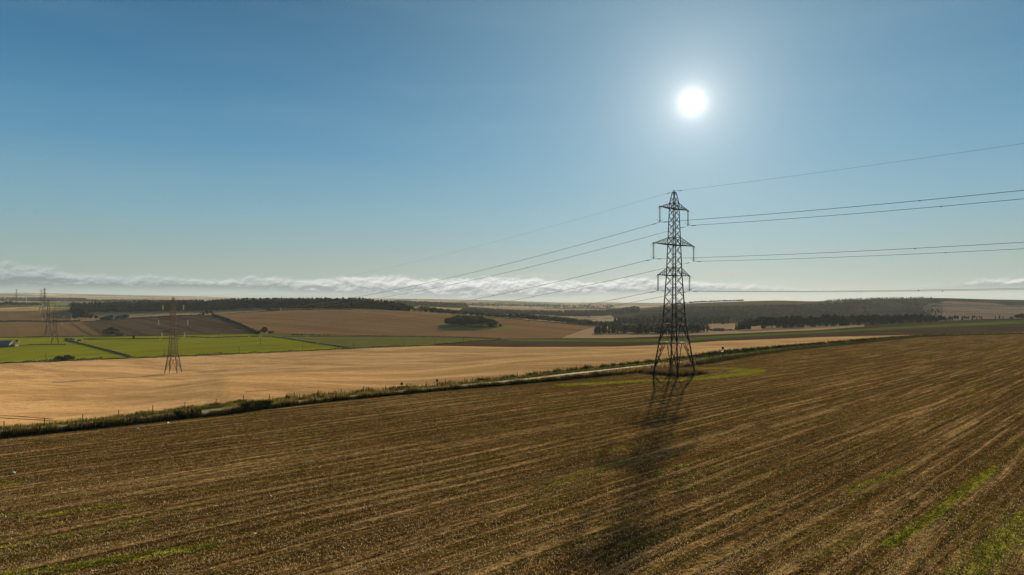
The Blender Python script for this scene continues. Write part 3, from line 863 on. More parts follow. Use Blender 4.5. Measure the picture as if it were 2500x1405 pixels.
# main plantation on the hill: dark mass behind the golden field
def f_wood(px, u):
    y0 = np.interp(px, [165, 200, 600, 860, 970, 1090, 1240], [1465, 1450, 1430, 1345, 1330, 1320, 1300])
    dep = np.interp(px, [165, 300, 900, 1000, 1240], [160, 260, 260, 120, 40])
    return y0 + dep * u ** 1.3
def h_wood(px, r):
    return float(np.interp(px, [165, 300, 500, 600, 880, 950, 1000, 1240], [17, 19, 20, 22, 22, 18, 13, 10])) * r.uniform(0.8, 1.12)
pts = scatter(1900, (172, 1000), f_wood, h_wood, 1)
tag(wood('conifer_wood', pts, ['conifer', 'conifer', 'broad'], M['needle'], 60, 0.13, 1), 'long dark conifer plantation along the crest above the golden hill field', 'wood')
pts = scatter(230, (172, 960), lambda px, u: f_wood(px, u*0) - 6, lambda px, r: r.uniform(9, 15), 2)
tag(wood('woodland_edge', pts, ['broad', 'dome'], M['leaf'], 90, 0.12, 2), 'rounded leafy trees fringing the near edge of the conifer plantation', 'wood')
# far wood at the left edge and woods in the distance
pts = scatter(260, (-60, 98), lambda px, u: 1880 + 90*u, lambda px, r: r.uniform(7, 11) * (1.3 if 15 < px < 28 else 1), 3)
tag(wood('field_wood', pts, ['broad', 'dome'], M['leaf'], 50, 0.2, 3), 'low dark belt of trees between two straw fields at the far left', 'wood')
def far_wood(name, label, n, pxr, Yr, hr, seed, k=38, m='hazeneedle'):
    p = scatter(n, pxr, lambda px, u: Yr[0] + (Yr[1]-Yr[0])*u, lambda px, r: r.uniform(*hr), seed)
    tag(wood(name, p, ['broad', 'dome'], M[m], k, 0.24, seed), label, 'wood')
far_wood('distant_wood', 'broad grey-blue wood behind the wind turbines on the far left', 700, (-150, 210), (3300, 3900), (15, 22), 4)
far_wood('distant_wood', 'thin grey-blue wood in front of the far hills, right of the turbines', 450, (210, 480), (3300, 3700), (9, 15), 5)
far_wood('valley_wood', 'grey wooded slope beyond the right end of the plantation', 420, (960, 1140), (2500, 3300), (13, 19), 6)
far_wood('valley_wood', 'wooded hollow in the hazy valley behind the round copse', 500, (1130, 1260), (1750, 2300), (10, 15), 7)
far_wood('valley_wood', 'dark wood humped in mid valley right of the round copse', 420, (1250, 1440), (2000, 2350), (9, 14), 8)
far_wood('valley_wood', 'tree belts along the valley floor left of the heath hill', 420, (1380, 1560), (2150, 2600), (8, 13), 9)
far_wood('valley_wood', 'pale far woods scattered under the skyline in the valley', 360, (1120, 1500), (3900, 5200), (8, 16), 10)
def f_hill(px, u): return 1560 + (2560-1560) * u
p = scatter(3600, (1560, 2300), lambda px, u: 1530 + np.interp(px, [1560, 1750, 1960, 2040, 2260, 2300], [420, 620, 650, 1050, 1050, 700]) * u, lambda px, r: r.uniform(5, 8), 11)
tag(wood('hillside_forest', p, ['conifer', 'broad', 'conifer'], M['hazeneedle'], 34, 0.20, 11), 'hazy forest climbing the long hill on the right', 'wood')
p = scatter(330, (1500, 1780), lambda px, u: 1380 + 260*u, lambda px, r: r.uniform(9, 13), 12)
tag(wood('valley_trees', p, ['broad', 'conifer'], M['needle'], 45, 0.18, 12), 'grey-green trees behind the dark square copse near the pylon', 'wood')
p = scatter(190, (1640, 1815), lambda px, u: 2590 + 30*u, lambda px, r: r.uniform(5, 9), 13)
tag(wood('skyline_trees', p, ['dome', 'broad'], M['hazeneedle'], 34, 0.24, 13), 'low belt of trees along the skyline right behind the big pylon', 'wood')
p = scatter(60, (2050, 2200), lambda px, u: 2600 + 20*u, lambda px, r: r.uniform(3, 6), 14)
tag(wood('skyline_trees', p, ['dome', 'broad'], M['hazeneedle'], 34, 0.24, 14), 'ragged trees on the crest of the forested hill', 'wood')
# hedgerow trees running down the valley side
p = scatter(150, (985, 1250), lambda px, u: np.interp(px, [985, 1090, 1250], [1320, 1300, 1290]) + 25*u, lambda px, r: float(np.interp(px, [985, 1100, 1250], [13, 10, 7])) * r.uniform(.85, 1.15), 15)
tag(wood('tree_belt', p, ['broad', 'dome'], M['leaf'], 70, 0.15, 15), 'row of round dark trees stepping down behind the golden field', 'wood')
p = scatter(260, (1263, 1515), lambda px, u: np.interp(px, [1263, 1515], [1270, 1240]) + 40*u, lambda px, r: float(np.interp(px, [1263, 1400, 1515], [13, 12, 9])) * r.uniform(.8, 1.15), 16)
tag(wood('tree_belt', p, ['broad', 'dome'], M['leaf'], 70, 0.15, 16), 'dark tree belt along the lower right edge of the golden field', 'wood')
# the square copse in front of the pylon's left
p = scatter(230, (1452, 1728), lambda px, u: 948 + 45*u, lambda px, r: r.uniform(9, 13) * float(np.interp(px, [1452, 1475, 1700, 1728], [.8, 1, 1, .75])), 17)
tag(wood('dark_copse', p, ['conifer', 'broad', 'conifer'], M['needle'], 90, 0.13, 17), 'dark straight-edged copse standing on the pale stubble beside the pylon', 'wood')
# round copse in the golden field
p = scatter(170, (1093, 1206), lambda px, u: 1045 + 36*(u-.5) * 2 * np.sqrt(np.clip(1-((px-1150)/60)**2, 0, 1)), lambda px, r: r.uniform(14, 17.5) * float(np.interp(px, [1093, 1112, 1180, 1206], [.7, 1, .98, .7])), 18)
tag(wood('round_copse', p, ['broad', 'dome'], M['leaf'], 150, 0.12, 18), 'dark rounded copse standing like an island in the golden field', 'wood')

# --- single trees and bushes: each a thing with trunk and crown
PROTO = {}
def proto(kind, var, leafm, n=420, leaf=0.07):
    key = (kind, var, leafm)
    if key in PROTO: return PROTO[key]
    P = crown_pts(kind, n, 100 + var)
    V, Q = quads_at(P, leaf, seed=var)
    cme = mesh_np('crown', V, Q, M[leafm])
    V2, Q2, mi = tree_arrays(kind, 3, var, .01)
    keep = mi == 1
    u, inv = np.unique(Q2[keep].ravel(), return_inverse=True)
    tme = mesh_np('trunk', V2[u], inv.reshape(-1, 4), M['bark'])
    PROTO[key] = (tme.data, cme.data)
    for o in (cme, tme): bpy.data.objects.remove(o)
    return PROTO[key]

def plant(name, cat, label, px, Y, h, kind='broad', var=0, leafm='leaf', group=None, wide=1.0, n=420, leaf=0.07):
    leaf *= 2.0
    tme, cme = proto(kind, var, leafm, n, leaf)
    x, y, z = spot(px, Y)
    e = empty(name, (x, y, z), random.uniform(0, 6.28))
    e.scale = (h*wide, h*wide, h)
    tag(e, label, cat, group)
    for nm, me in (('trunk', tme), ('crown', cme)):
        o = bpy.data.objects.new(nm, me); COL.objects.link(o); o.parent = e
    return e
def at_base(px, py):
    return cast(px, py)[1]

plant('oak_tree', 'tree', 'big round dark tree at the foot of the ploughed hillside', 272, at_base(272, 821.5), 14, 'dome', 1, wide=1.25, n=1500, leaf=0.045)
plant('bush', 'bush', 'low bush just right of the big round tree on the pasture edge', 292, at_base(292, 821.5), 4.5, 'bush', 1, wide=1.6)
plant('hawthorn_tree', 'tree', 'tiny lone hawthorn on the upper pasture hedge line', 326.5, at_base(326, 829), 4.6, 'broad', 2, n=250)
plant('oak_tree', 'tree', 'tall dark tree at the lower end of the hedge between ploughed and golden fields', 646, at_base(646, 815.5), 10.5, 'dome', 3, wide=1.05, n=900, leaf=.055)
plant('bush', 'bush', 'bush beside the tree where the hillside hedge meets the pasture', 662, at_base(662, 815.5), 4.5, 'bush', 2, wide=2.0)
plant('bush', 'bush', 'small bush at the left foot of the hillside hedge', 630, at_base(630, 815.8), 3, 'bush', 3, wide=1.8)
plant('bush', 'bush', 'larger rounded bush of the pair at the front edge of the left pasture', 168, at_base(168, 879.5), 6.0, 'bush', 4, wide=1.35, n=900, leaf=.06)
plant('bush', 'bush', 'left, lower bush of the pair at the front edge of the left pasture', 141, at_base(141, 881), 5.2, 'bush', 5, wide=1.5, n=900, leaf=.06)
plant('bush', 'bush', 'middle bush joining the pair at the front edge of the left pasture', 154, at_base(154, 881), 4.4, 'bush', 6, wide=1.3)
for i, (px, h, wd) in enumerate([(193, 26, .9), (200, 24, 1), (184, 19, 1), (208, 17, 1), (222, 12, 1.2), (234, 9, 1.3)]):
    plant('leafy_tree', 'tree', ['tallest dark tree at the left end of the plantation', 'tall tree beside the plantation\'s left end', 'leaning leafy tree left of the tall pair by the plantation', 'mid height tree right of the tall pair by the plantation', 'smaller tree in the field corner below the plantation', 'lowest tree in the field corner below the plantation'][i],
          px, 1310 + i*3, h, 'broad', 10 + i, wide=wd, n=700, leaf=.06)
for i, px in enumerate([248, 256, 264, 272, 284, 291, 299, 306]):
    plant('hedge_tree', 'tree', 'small dark tree in the hedge between straw strip and ploughed hillside', px, 1290 + (i % 3), 8 + (i*37 % 4), 'dome', 20 + i % 4, group='trees in the hedge above the ploughed hillside', wide=1.2, n=350)
for i, (px, h) in enumerate([(496, 6.5), (505, 11), (514, 8.5), (519, 5)]):
    plant('hilltop_tree', 'tree', ['low left tree of the clump on the hill crest', 'tallest tree of the clump on the hill crest', 'broad tree right of the clump\'s tallest on the crest', 'lowest right tree of the clump on the hill crest'][i], px, 1297, h, 'broad', 30 + i, wide=1.1)
for i, (px, h) in enumerate([(651, 7), (656, 6), (663, 5.5), (672, 5.0), (681, 5.2)]):
    plant('garden_tree', 'tree', 'small tree screening the cottage in front of the plantation', px, 1305, h, 'dome', 20 + i % 4, leafm='leaf2', group='trees round the hilltop cottage', wide=1.1)
for i, (px, h) in enumerate([(1235, 9), (1246, 11)]):
    plant('round_tree', 'tree', ['left of two separate round trees beyond the golden field', 'right of two separate round trees beyond the golden field'][i], px, 1262, h, 'broad', 40 + i, wide=.85)
plant('garden_tree', 'tree', 'green bush right of the cottage by the round copse', 1221, 1042, 6, 'dome', 22, leafm='leaf2')
for i, (px, w_) in enumerate([(717, 3), (726, 2), (736, 2), (764, 4), (777, 3), (792, 2), (801, 2)]):
    plant('gorse_bush', 'bush', 'small dark bush along the top edge of the pasture', px, at_base(px, 819.5), 1.9, 'bush', 50 + i % 3, group='gorse bushes on the upper pasture edge', wide=w_*.7)
for i, (px, h) in enumerate([(2430, 6), (2440, 7), (2449, 5)]):
    plant('conifer_tree', 'tree', 'small conifer standing apart right of the long conifer row', px, 1240, h, 'conifer', 60 + i % 2, 'needle', group='conifers apart on the crest')
for i, (px, h, w_) in enumerate([(2470, 4, 1.6), (2484, 8, 1.3), (2497, 10, 1.4), (2515, 9, 1.4)]):
    plant('crest_tree', 'tree', ['low bush on the crest near the right edge', 'dark tree on the crest second from the right edge', 'dark rounded tree on the crest at the right edge', 'dark tree cut by the right edge on the crest'][i], px, 1010, h, 'dome', 20 + i % 4, wide=w_)
for i, px in enumerate([1735, 1739, 1770, 1776, 1783, 1789]):
    plant('farm_bush', 'bush', 'low bush in the line beside the dark barn on the stubble', px, 1000, 2.2 if i % 2 else 3.2, 'bush', 50 + i % 3, group='bushes beside the dark barn', wide=1.8)
# shelter belt: pines one can tell apart
sb = []
px = 1797.0
while px < 2400:
    gapx = (1888 < px < 1891) or (2306 < px < 2313) or (2343 < px < 2347) or (2366 < px < 2369)
    if not gapx: sb.append(px)
    px += random.uniform(3.4, 5.6) * (1.25 if px > 2300 else 1)
PV = [proto(k, v, 'needle', 300, .11) for k, v in (('pine', 1), ('pine', 2), ('conifer', 3), ('pine', 4))]
for i, px in enumerate(sb):
    Yb = float(np.interp(px, [1797, 1850, 2000, 2400], [1005, 1040, 1075, 1130])) + random.uniform(-6, 6)
    h = float(np.interp(px, [1797, 1815, 1850, 2000, 2100, 2250, 2300, 2400], [9, 15, 17, 17, 15, 13, 9, 5.5])) * random.uniform(.85, 1.15)
    x, y, z = spot(px, Yb)
    e = empty('pine_tree', (x, y, z), random.uniform(0, 6)); e.scale = (h*1.15, h*1.15, h)
    tag(e, 'slender pine in the long dark shelter belt above the pale stubble', 'tree', 'pines of the shelter belt')
    t_, c_ = PV[2] if i < 8 else random.choice(PV)
    for nm, me in (('trunk', t_), ('crown', c_)):
        o = bpy.data.objects.new(nm, me); COL.objects.link(o); o.parent = e
p = scatter(330, (1855, 2330), lambda px, u: np.interp(px, [1800, 2400], [1075, 1160]) + 60*u, lambda px, r: r.uniform(8, 13) * float(np.interp(px, [1855, 2250, 2330], [1, .8, .4])), 19)
tag(wood('shelter_wood', p, ['conifer', 'pine'], M['needle'], 50, 0.15, 19), 'dim trees standing behind the long pine shelter belt', 'wood')

# --- hedges and dykes along field edges (low, leafy or grassy)
def ribbon_plants(name, label, cat, line, h, wd, per_m, leaf, m, kind=None, gap=None, seed=0, group=None, lump=0.3):
    """leaf clumps along a world polyline; returns one hedge object"""
    r = np.random.default_rng(seed)
    Ps = []
    for (a, b) in zip(line[:-1], line[1:]):
        a = np.array(a[:2]); b = np.array(b[:2]); Ln = np.linalg.norm(b-a); n = max(int(Ln*per_m), 1)
        t = r.uniform(0, 1, n)[:, None]
        base = a + (b-a)*t
        nd = np.array([-(b-a)[1], (b-a)[0]]) / (Ln+1e-9)
        off = r.uniform(-1, 1, n) * wd/2
        xy = base + nd*off[:, None]
        s = (t[:, 0]*Ln)
        hh = h * (1 + lump*np.sin(s*0.35 + seed) * 0.5 + lump*np.sin(s*0.11 + seed*2)*.6 + lump*r.normal(size=n)*.25)
        zz = gz(xy[:, 0], xy[:, 1]) + hh * r.uniform(0, 1, n) ** .7 * (1 - 0.5*np.abs(off/(wd/2)))
        Ps.append(np.stack([xy[:, 0], xy[:, 1], zz], -1))
    V, Q = quads_at(np.concatenate(Ps), leaf, seed=seed)
    o = mesh_np(name, V, Q, m)
    return tag(o, label, cat, group, kind)

def px_line(pts): return [cast(*p) for p in pts]
def y_line(pts):  return [spot(*p) for p in pts]
M['hedge'] = leaf_mat('hedge_leaves', (0.016, 0.018, 0.005), (0.05, 0.05, 0.013), 0.15)
M['dyke'] = leaf_mat('rough_grass', (0.035, 0.036, 0.010), (0.075, 0.07, 0.02), 0.2)
ribbon_plants('field_hedge', 'dark hedge slanting down between the ploughed hillside and the golden field', 'hedge', px_line([(518, 771), (545, 778), (570, 788), (600, 801), (632, 814.5)]), 2.8, 3, 20, 1.5, M['hedge'], seed=1)
ribbon_plants('field_hedge', 'dark hedge across the left edge between two brown hill fields', 'hedge', y_line([(-150, 1292), (0, 1292), (95, 1292), (140, 1292), (195, 1292)]), 2.6, 3, 12, 1.5, M['hedge'], seed=2)
ribbon_plants('field_hedge', 'low dark hedge along the crest above the ploughed hillside', 'hedge', y_line([(235, 1290), (330, 1292), (400, 1292), (500, 1296)]), 2.2, 3, 12, 1.3, M['hedge'], seed=3)
ribbon_plants('field_hedge', 'thin line along the top of the golden hill field', 'hedge', y_line([(520, 1296), (600, 1297), (650, 1297), (740, 1297), (860, 1290)]), 1.2, 2, 8, 1.0, M['hedge'], seed=4)
ribbon_plants('field_hedge', 'weedy bank between the green pasture and the barley, left half', 'hedge', y_line([(-100, 622), (0, 621), (130, 620), (250, 619), (330, 618), (423, 617), (560, 612)]), 1.5, 4, 14, .8, M['dyke'], seed=5, lump=.8)
ribbon_plants('field_hedge', 'weedy bank between the green pasture and the barley, right half', 'hedge', y_line([(560, 612), (650, 608), (760, 603), (900, 598), (1050, 589)]), 1.1, 3, 12, .7, M['dyke'], seed=6, lump=.9)
ribbon_plants('field_hedge', 'dark line where brown hill field meets the top of the pasture', 'hedge', y_line([(-100, 922), (0, 920), (130, 920), (250, 919), (420, 919)]), 1.3, 3, 8, 1.0, M['dyke'], seed=7)
ribbon_plants('field_hedge', 'thin line where the golden field meets the dull pasture', 'hedge', y_line([(660, 910), (850, 898), (1000, 878), (1150, 858), (1225, 842)]), .8, 2, 8, .8, M['dyke'], seed=8)
M['wallstone'] = plain('dry_stone', (0.07, 0.06, 0.045), 0.9, 0.1, var=.5, scale=1.5)
def stone_wall(label, pts, h=1.0, wd=.9):
    P = px_line(pts); m = MB()
    for a, b in zip(P[:-1], P[1:]):
        Ln = math.hypot(b[0]-a[0], b[1]-a[1]); n = max(int(Ln/3), 1)
        for i in range(n):
            t0, t1 = i/n, (i+1)/n
            if random.random() < 0.05: continue
            q = [(a[0]+(b[0]-a[0])*t, a[1]+(b[1]-a[1])*t) for t in (t0, t1)]
            nx, ny = -(b[1]-a[1])/Ln*wd/2, (b[0]-a[0])/Ln*wd/2
            z0, z1 = gz(q[0][0], q[0][1])[0], gz(q[1][0], q[1][1])[0]
            hh = h*random.uniform(.8, 1.15)
            m.quadbox([(q[0][0]-nx, q[0][1]-ny, z0-.3), (q[1][0]-nx, q[1][1]-ny, z1-.3), (q[1][0]+nx, q[1][1]+ny, z1-.3), (q[0][0]+nx, q[0][1]+ny, z0-.3),
                       (q[0][0]-nx*.6, q[0][1]-ny*.6, z0+hh), (q[1][0]-nx*.6, q[1][1]-ny*.6, z1+hh), (q[1][0]+nx*.6, q[1][1]+ny*.6, z1+hh), (q[0][0]+nx*.6, q[0][1]+ny*.6, z0+hh)])
    return tag(m.build('stone_wall', M['wallstone']), label, 'wall')
stone_wall('dark field wall slanting across the left pasture from the sheds', [(158, 831), (178, 835), (222, 846), (270, 858), (318, 871)], 1.3, 1.2)
stone_wall('field wall along the upper left pasture below the big round tree', [(200, 829.5), (260, 829), (330, 828), (400, 827.5), (440, 827)], .9)
stone_wall('field wall in the upper pasture right of the second pylon', [(425, 821.5), (470, 823.5), (520, 825), (590, 823), (655, 822.5)], .9)
stone_wall('long wall dividing bright pasture from dull pasture', [(655, 822.5), (690, 826), (740, 834), (800, 843), (850, 850)], 1.0)
stone_wall('thin wall high across the dull pasture', [(690, 822.5), (850, 822), (1000, 822.8), (1100, 824.2), (1200, 828)], .7)
stone_wall('wall below the dark barn at the left edge', [(-60, 846), (40, 845), (90, 842), (120, 842), (160, 842)], .8)
ribbon_plants('grass_bank', 'rough bank slanting up between dull pasture and the dark ploughed strip', 'bank', px_line([(1050, 844.5), (1100, 840), (1160, 834.5), (1220, 829.5)]), .9, 2.5, 8, .8, M['dyke'], seed=9)

# ------------------------------------------------------------------ roadside: hedge, grasses, fences
def E_pt(px, off=0.0):
    """point on the field edge; off = metres away from the camera side, across the road"""
    Y = float(np.interp(px, PXG, TY[IDX['E']])); X = (px-CX)/F*Y
    Y2 = float(np.interp(px+2, PXG, TY[IDX['E']])); X2 = (px+2-CX)/F*Y2
    d = math.hypot(X2-X, Y2-Y); nx, ny = -(Y2-Y)/d, (X2-X)/d
    x, y = X + nx*off, Y + ny*off
    return x, y, float(gz(x, y)[0])
def R3_pt(px, off=0.0):
    Y = float(np.interp(px, PXG, TY[IDX['R3']])); X = (px-CX)/F*Y
    Y2 = float(np.interp(px+2, PXG, TY[IDX['R3']])); X2 = (px+2-CX)/F*Y2
    d = math.hypot(X2-X, Y2-Y); nx, ny = -(Y2-Y)/d, (X2-X)/d
    x, y = X + nx*off, Y + ny*off
    return x, y, float(gz(x, y)[0])

def blades(name, label, cat, P, hgt, wid, m, seed=0, kind='stuff', lean=.35):
    """upright grass blades (thin tapering quads) at points P"""
    r = np.random.default_rng(seed); n = len(P)
    th = r.uniform(0, 2*pi, n); ln = r.uniform(0, lean, n)
    q_ = P[:, 0]*.7 + P[:, 1]*.7
    vary = 1 + (.28*np.sin(q_*.9) * np.sin(q_*.23+1) + .25*np.sin(q_*2.3+.5)*np.sin(q_*.61) if hgt > .3 else 0)
    h = np.broadcast_to(hgt, (n,)) * r.uniform(.45, 1.25, n) * vary
    wv = np.broadcast_to(wid, (n,)) * r.uniform(.6, 1.4, n)
    a = r.uniform(0, 2*pi, n)
    sx, sy = np.cos(a)*wv/2, np.sin(a)*wv/2
    lx, ly = np.cos(th)*ln*h, np.sin(th)*ln*h
    z0 = np.zeros(n)
    b0 = P + np.stack([-sx, -sy, z0-.05], -1); b1 = P + np.stack([sx, sy, z0-.05], -1)
    t1 = P + np.stack([lx+sx*.35, ly+sy*.35, h], -1); t0 = P + np.stack([lx-sx*.35, ly-sy*.35, h], -1)
    V = np.stack([b0, b1, t1, t0], 1).reshape(-1, 3)
    o = mesh_np(name, V, np.arange(4*n).reshape(-1, 4), m)
    return tag(o, label, cat, None, kind)

def strip_pts(fn, px0, px1, offs, n, seed, clump=0.0):
    r = np.random.default_rng(seed)
    # spread evenly by ground distance along the edge
    g = np.linspace(px0, px1, 400); pts = np.array([fn(p)[:2] for p in g])
    s = np.concatenate([[0], np.cumsum(np.hypot(*np.diff(pts, axis=0).T))])
    u = r.uniform(0, s[-1], n)
    if clump:
        cc = r.uniform(0, s[-1], max(int(s[-1]/clump), 4)); wt = r.uniform(0.05, 1, len(cc))**2; wt /= wt.sum()
        ci = r.choice(len(cc), n, p=wt); u = np.where(r.uniform(size=n) < .3, u, cc[ci] + r.normal(size=n)*.9)
    u = np.clip(u, 0, s[-1])
    x = np.interp(u, s, pts[:, 0]); y = np.interp(u, s, pts[:, 1])
    x2 = np.interp(np.minimum(u+1, s[-1]+1), s, pts[:, 0]); i = np.clip(np.searchsorted(s, u), 1, len(s)-1)
    tx, ty = (pts[i]-pts[i-1]).T; d = np.hypot(tx, ty) + 1e-9
    o = r.uniform(offs[0], offs[1], n)
    X, Y = x - ty/d*o, y + tx/d*o
    return np.stack([X, Y, gz(X, Y)], -1)

M['dry'] = leaf_mat('dry_grass', (0.16, 0.10, 0.035), (0.30, 0.20, 0.085), 0.5)
M['green'] = leaf_mat('green_grass', (0.07, 0.085, 0.012), (0.15, 0.155, 0.022), 0.45)
M['dark_green'] = leaf_mat('rank_grass', (0.020, 0.020, 0.005), (0.065, 0.06, 0.013), 0.25)
blades('fence_grass', 'tall dark rank grass growing through the fence beside the stubble', 'grass', strip_pts(E_pt, -250, 1500, (-.2, 1.9), 44000, 1), 0.72, .05, M['dark_green'], 1)
blades('fence_grass', 'pale seed heads standing in the grass along the fence', 'grass', strip_pts(E_pt, -250, 1700, (0, 2.4), 9000, 2), 1.0, .04, M['dry'], 2)
blades('fence_grass', 'dark grass along the far part of the fence', 'grass', strip_pts(E_pt, 1500, 2600, (-.4, 2.2), 20000, 3), 0.8, .09, M['dark_green'], 3)
blades('verge_grass', 'short green grass on the bank across the road', 'grass', strip_pts(R3_pt, -250, 2500, (-3.2, -.6), 30000, 4), 0.32, .06, M['green'], 4)
blades('verge_weeds', 'tall weeds and docks along the barley edge', 'weeds', strip_pts(R3_pt, 700, 2500, (-.9, .6), 26000, 5, 1.2), .72, .09, M['dark_green'], 5)
blades('verge_weeds', 'thin weeds at the barley edge near the left', 'weeds', strip_pts(R3_pt, -250, 700, (-.8, .3), 4500, 6, 1.2), .42, .05, M['dark_green'], 6)
blades('verge_grass', 'dark grass added as shade at the foot of the bank across the road', 'grass', strip_pts(R3_pt, -250, 2300, (-4.6, -3.2), 16000, 14), 0.55, .07, M['dark_green'], 14)  # dark blades put in place of the shadow under the bank
# island of rank dry grass under the big pylon
r_ = np.random.default_rng(21)
TX, TYY = (1646-CX)/F*189.5, 189.5
n_ = 9000
ax_, lx_ = r_.uniform(-5.6, 5.6, n_) + r_.normal(size=n_)*.5, r_.uniform(-5.4, 5.4, n_) + r_.normal(size=n_)*.5
A51 = radians(41.5)
gx, gy = TX + ax_*cos(A51) - lx_*sin(A51), TYY + ax_*sin(A51) + lx_*cos(A51)
blades('pylon_grass', 'tall dry tawny grass inside the feet of the big pylon', 'grass', np.stack([gx, gy, gz(gx, gy)], -1), 1.1, .06, leaf_mat('tawny_grass', (0.05, 0.038, 0.014), (0.17, 0.125, 0.06), 0.3), 7)
gx2 = gx[:6000] + r_.normal(size=6000)*1.5; gy2 = gy[:6000] + r_.normal(size=6000)*1.5
blades('pylon_grass', 'dark low weeds spreading round the feet of the big pylon', 'weeds', np.stack([gx2, gy2, gz(gx2, gy2)], -1), .7, .09, M['dark_green'], 8)
# hedges beside the field gateway
hl_ = lambda a, b, o: [E_pt(p, o) for p in np.linspace(a, b, 30)]
ribbon_plants('roadside_hedge', 'long dark bramble hedge on the near side of the road, left of the gateway', 'hedge', hl_(168, 440, 1.2), 1.0, 1.8, 380, .26, M['hedge'], seed=11, lump=.35)
ribbon_plants('roadside_hedge', 'clipped dark hedge end standing at the left side of the gateway', 'hedge', hl_(432, 496, 1.2), 1.45, 1.7, 600, .24, M['hedge'], seed=12, lump=.12)
ribbon_plants('roadside_hedge', 'short dark hedge at the right side of the gateway', 'hedge', hl_(600, 668, 1.2), 1.3, 1.8, 600, .24, M['hedge'], seed=13, lump=.3)
ribbon_plants('roadside_hedge', 'ragged low hedge along the road at the left edge', 'hedge', hl_(-250, 130, 1.2), .65, 1.6, 220, .24, M['hedge'], seed=14, lump=.6)
# hedge along the outer end of the road, at the crest
ribbon_plants('roadside_hedge', 'low rough hedge along the crest where the road disappears', 'hedge', [E_pt(p, 3) for p in np.linspace(2230, 2700, 20)], .9, 3, 60, .5, M['dyke'], seed=15, lump=.5)

M['post'] = plain('weathered_post', (0.05, 0.038, 0.026), .9, .1, scale=20)
M['wire'] = plain('fence_wire', (0.12, 0.11, 0.10), .5, .5, metal=.6)
def fence(label, fn, off, px0, px1, spacing, hpost, rpost, wires):
    g = np.linspace(px0, px1, 900); pts = np.array([fn(p, off) for p in g])
    s = np.concatenate([[0], np.cumsum(np.hypot(*np.diff(pts[:, :2], axis=0).T))])
    us = np.arange(0, s[-1], spacing)
    P = [(float(np.interp(u, s, pts[:, 0])), float(np.interp(u, s, pts[:, 1]))) for u in us]
    P = [(x, y, float(gz(x, y)[0])) for x, y in P]
    root = empty('wire_fence', P[0]); tag(root, label, 'fence')
    o0 = Vector(P[0])
    base = MB(); base.tube([(0, 0, -.3), (0, 0, hpost)], [rpost, rpost*.9], 6); base.box(-rpost*.8, rpost*.8, -rpost*.8, rpost*.8, hpost-.01, hpost+.02)
    po = base.build('post', M['post'], root)
    far = MB()
    for i, p in enumerate(P):
        q = Vector(p) - o0
        if i < 98:
            o = po if i == 0 else po.copy()
            if i: COL.objects.link(o); o.parent = root
            o.location = q; o.rotation_euler = (random.uniform(-.06, .06), random.uniform(-.06, .06), 0)
            o.scale = (1, 1, random.uniform(.9, 1.12))
        else:
            far.tube([q + Vector((0, 0, -.3)), q + Vector((0, 0, hpost))], rpost, 5)
    if far.v:
        o = far.build('post', M['post'], root); o['kind'] = 'stuff'
    if wires:
        wm = MB()
        for hz in wires:
            wm.tube([Vector(p) - o0 + Vector((0, 0, hz)) for p in P], .008, 3)
        wm.build('wire', M['wire'], root)
    return root
fence('post and wire fence between the stubble and the road, right of the gateway', E_pt, 1.0, 668, 2330, 2.75, 1.15, .06, (.35, .7, 1.05))
fence('post and wire fence beside the road, left of the gateway', E_pt, 1.0, -200, 430, 3.4, 1.2, .06, (.4, .75, 1.1))
fence('widely spaced fence posts along the near edge of the barley', R3_pt, -.2, -200, 2330, 5.4, 1.15, .07, (.5, 1.0))

M['blackpaint'] = plain('black_plastic', (0.012, 0.012, 0.013), .5, .4)
M['grey'] = plain('galvanised', (0.32, 0.33, 0.33), .5, .5, metal=.5)
M['bluesign'] = plain('blue_sign_face', (0.012, 0.035, 0.20), .4, .4, var=.05)
M['white'] = plain('white_paint', (0.75, 0.75, 0.73), .5, .4, var=.05)
def road_sign():
    x, y, z = R3_pt(1750, -2.2)
    root = empty('road_sign', (x, y, z), radians(-8)); tag(root, 'small blue rectangular road sign on a post by the barley', 'road sign')
    m = MB(); m.tube([(0, 0, -.3), (0, 0, 3.35)], .05, 8); m.build('pole', M['grey'], root)
    m = MB(); m.box(-.17, .17, -.17, .17, 0, 1.45); m.box(-.2, .2, -.2, .2, 1.45, 1.55); m.build('plinth', M['blackpaint'], root)
    m = MB(); m.box(-.46, .46, -.09, -.055, 2.3, 3.35); m.build('sign_border', M['white'], root)
    m = MB(); m.box(-.41, .41, -.105, -.093, 2.35, 3.3); m.build('sign_face', M['bluesign'], root)
road_sign()
def marker(px, label):
    x, y, z = R3_pt(px, -.9)
    root = empty('marker_post', (x, y, z)); tag(root, label, 'marker post')
    m = MB(); m.tube([(0, 0, -.2), (0, 0, 1.2)], .05, 6); m.build('stake', M['post'], root)
    m = MB(); m.box(-.26, .26, -.06, .06, .95, 1.5); m.build('board', M['blackpaint'], root)
marker(976, 'dark square board on a stake by the barley, left of two')
marker(1062, 'dark square board on a stake by the barley, right of two')
marker(2017, 'dark stake with a board far along the barley edge')
M['plastic'] = plain('torn_plastic', (0.62, 0.64, 0.66), .4, .5, var=.2)
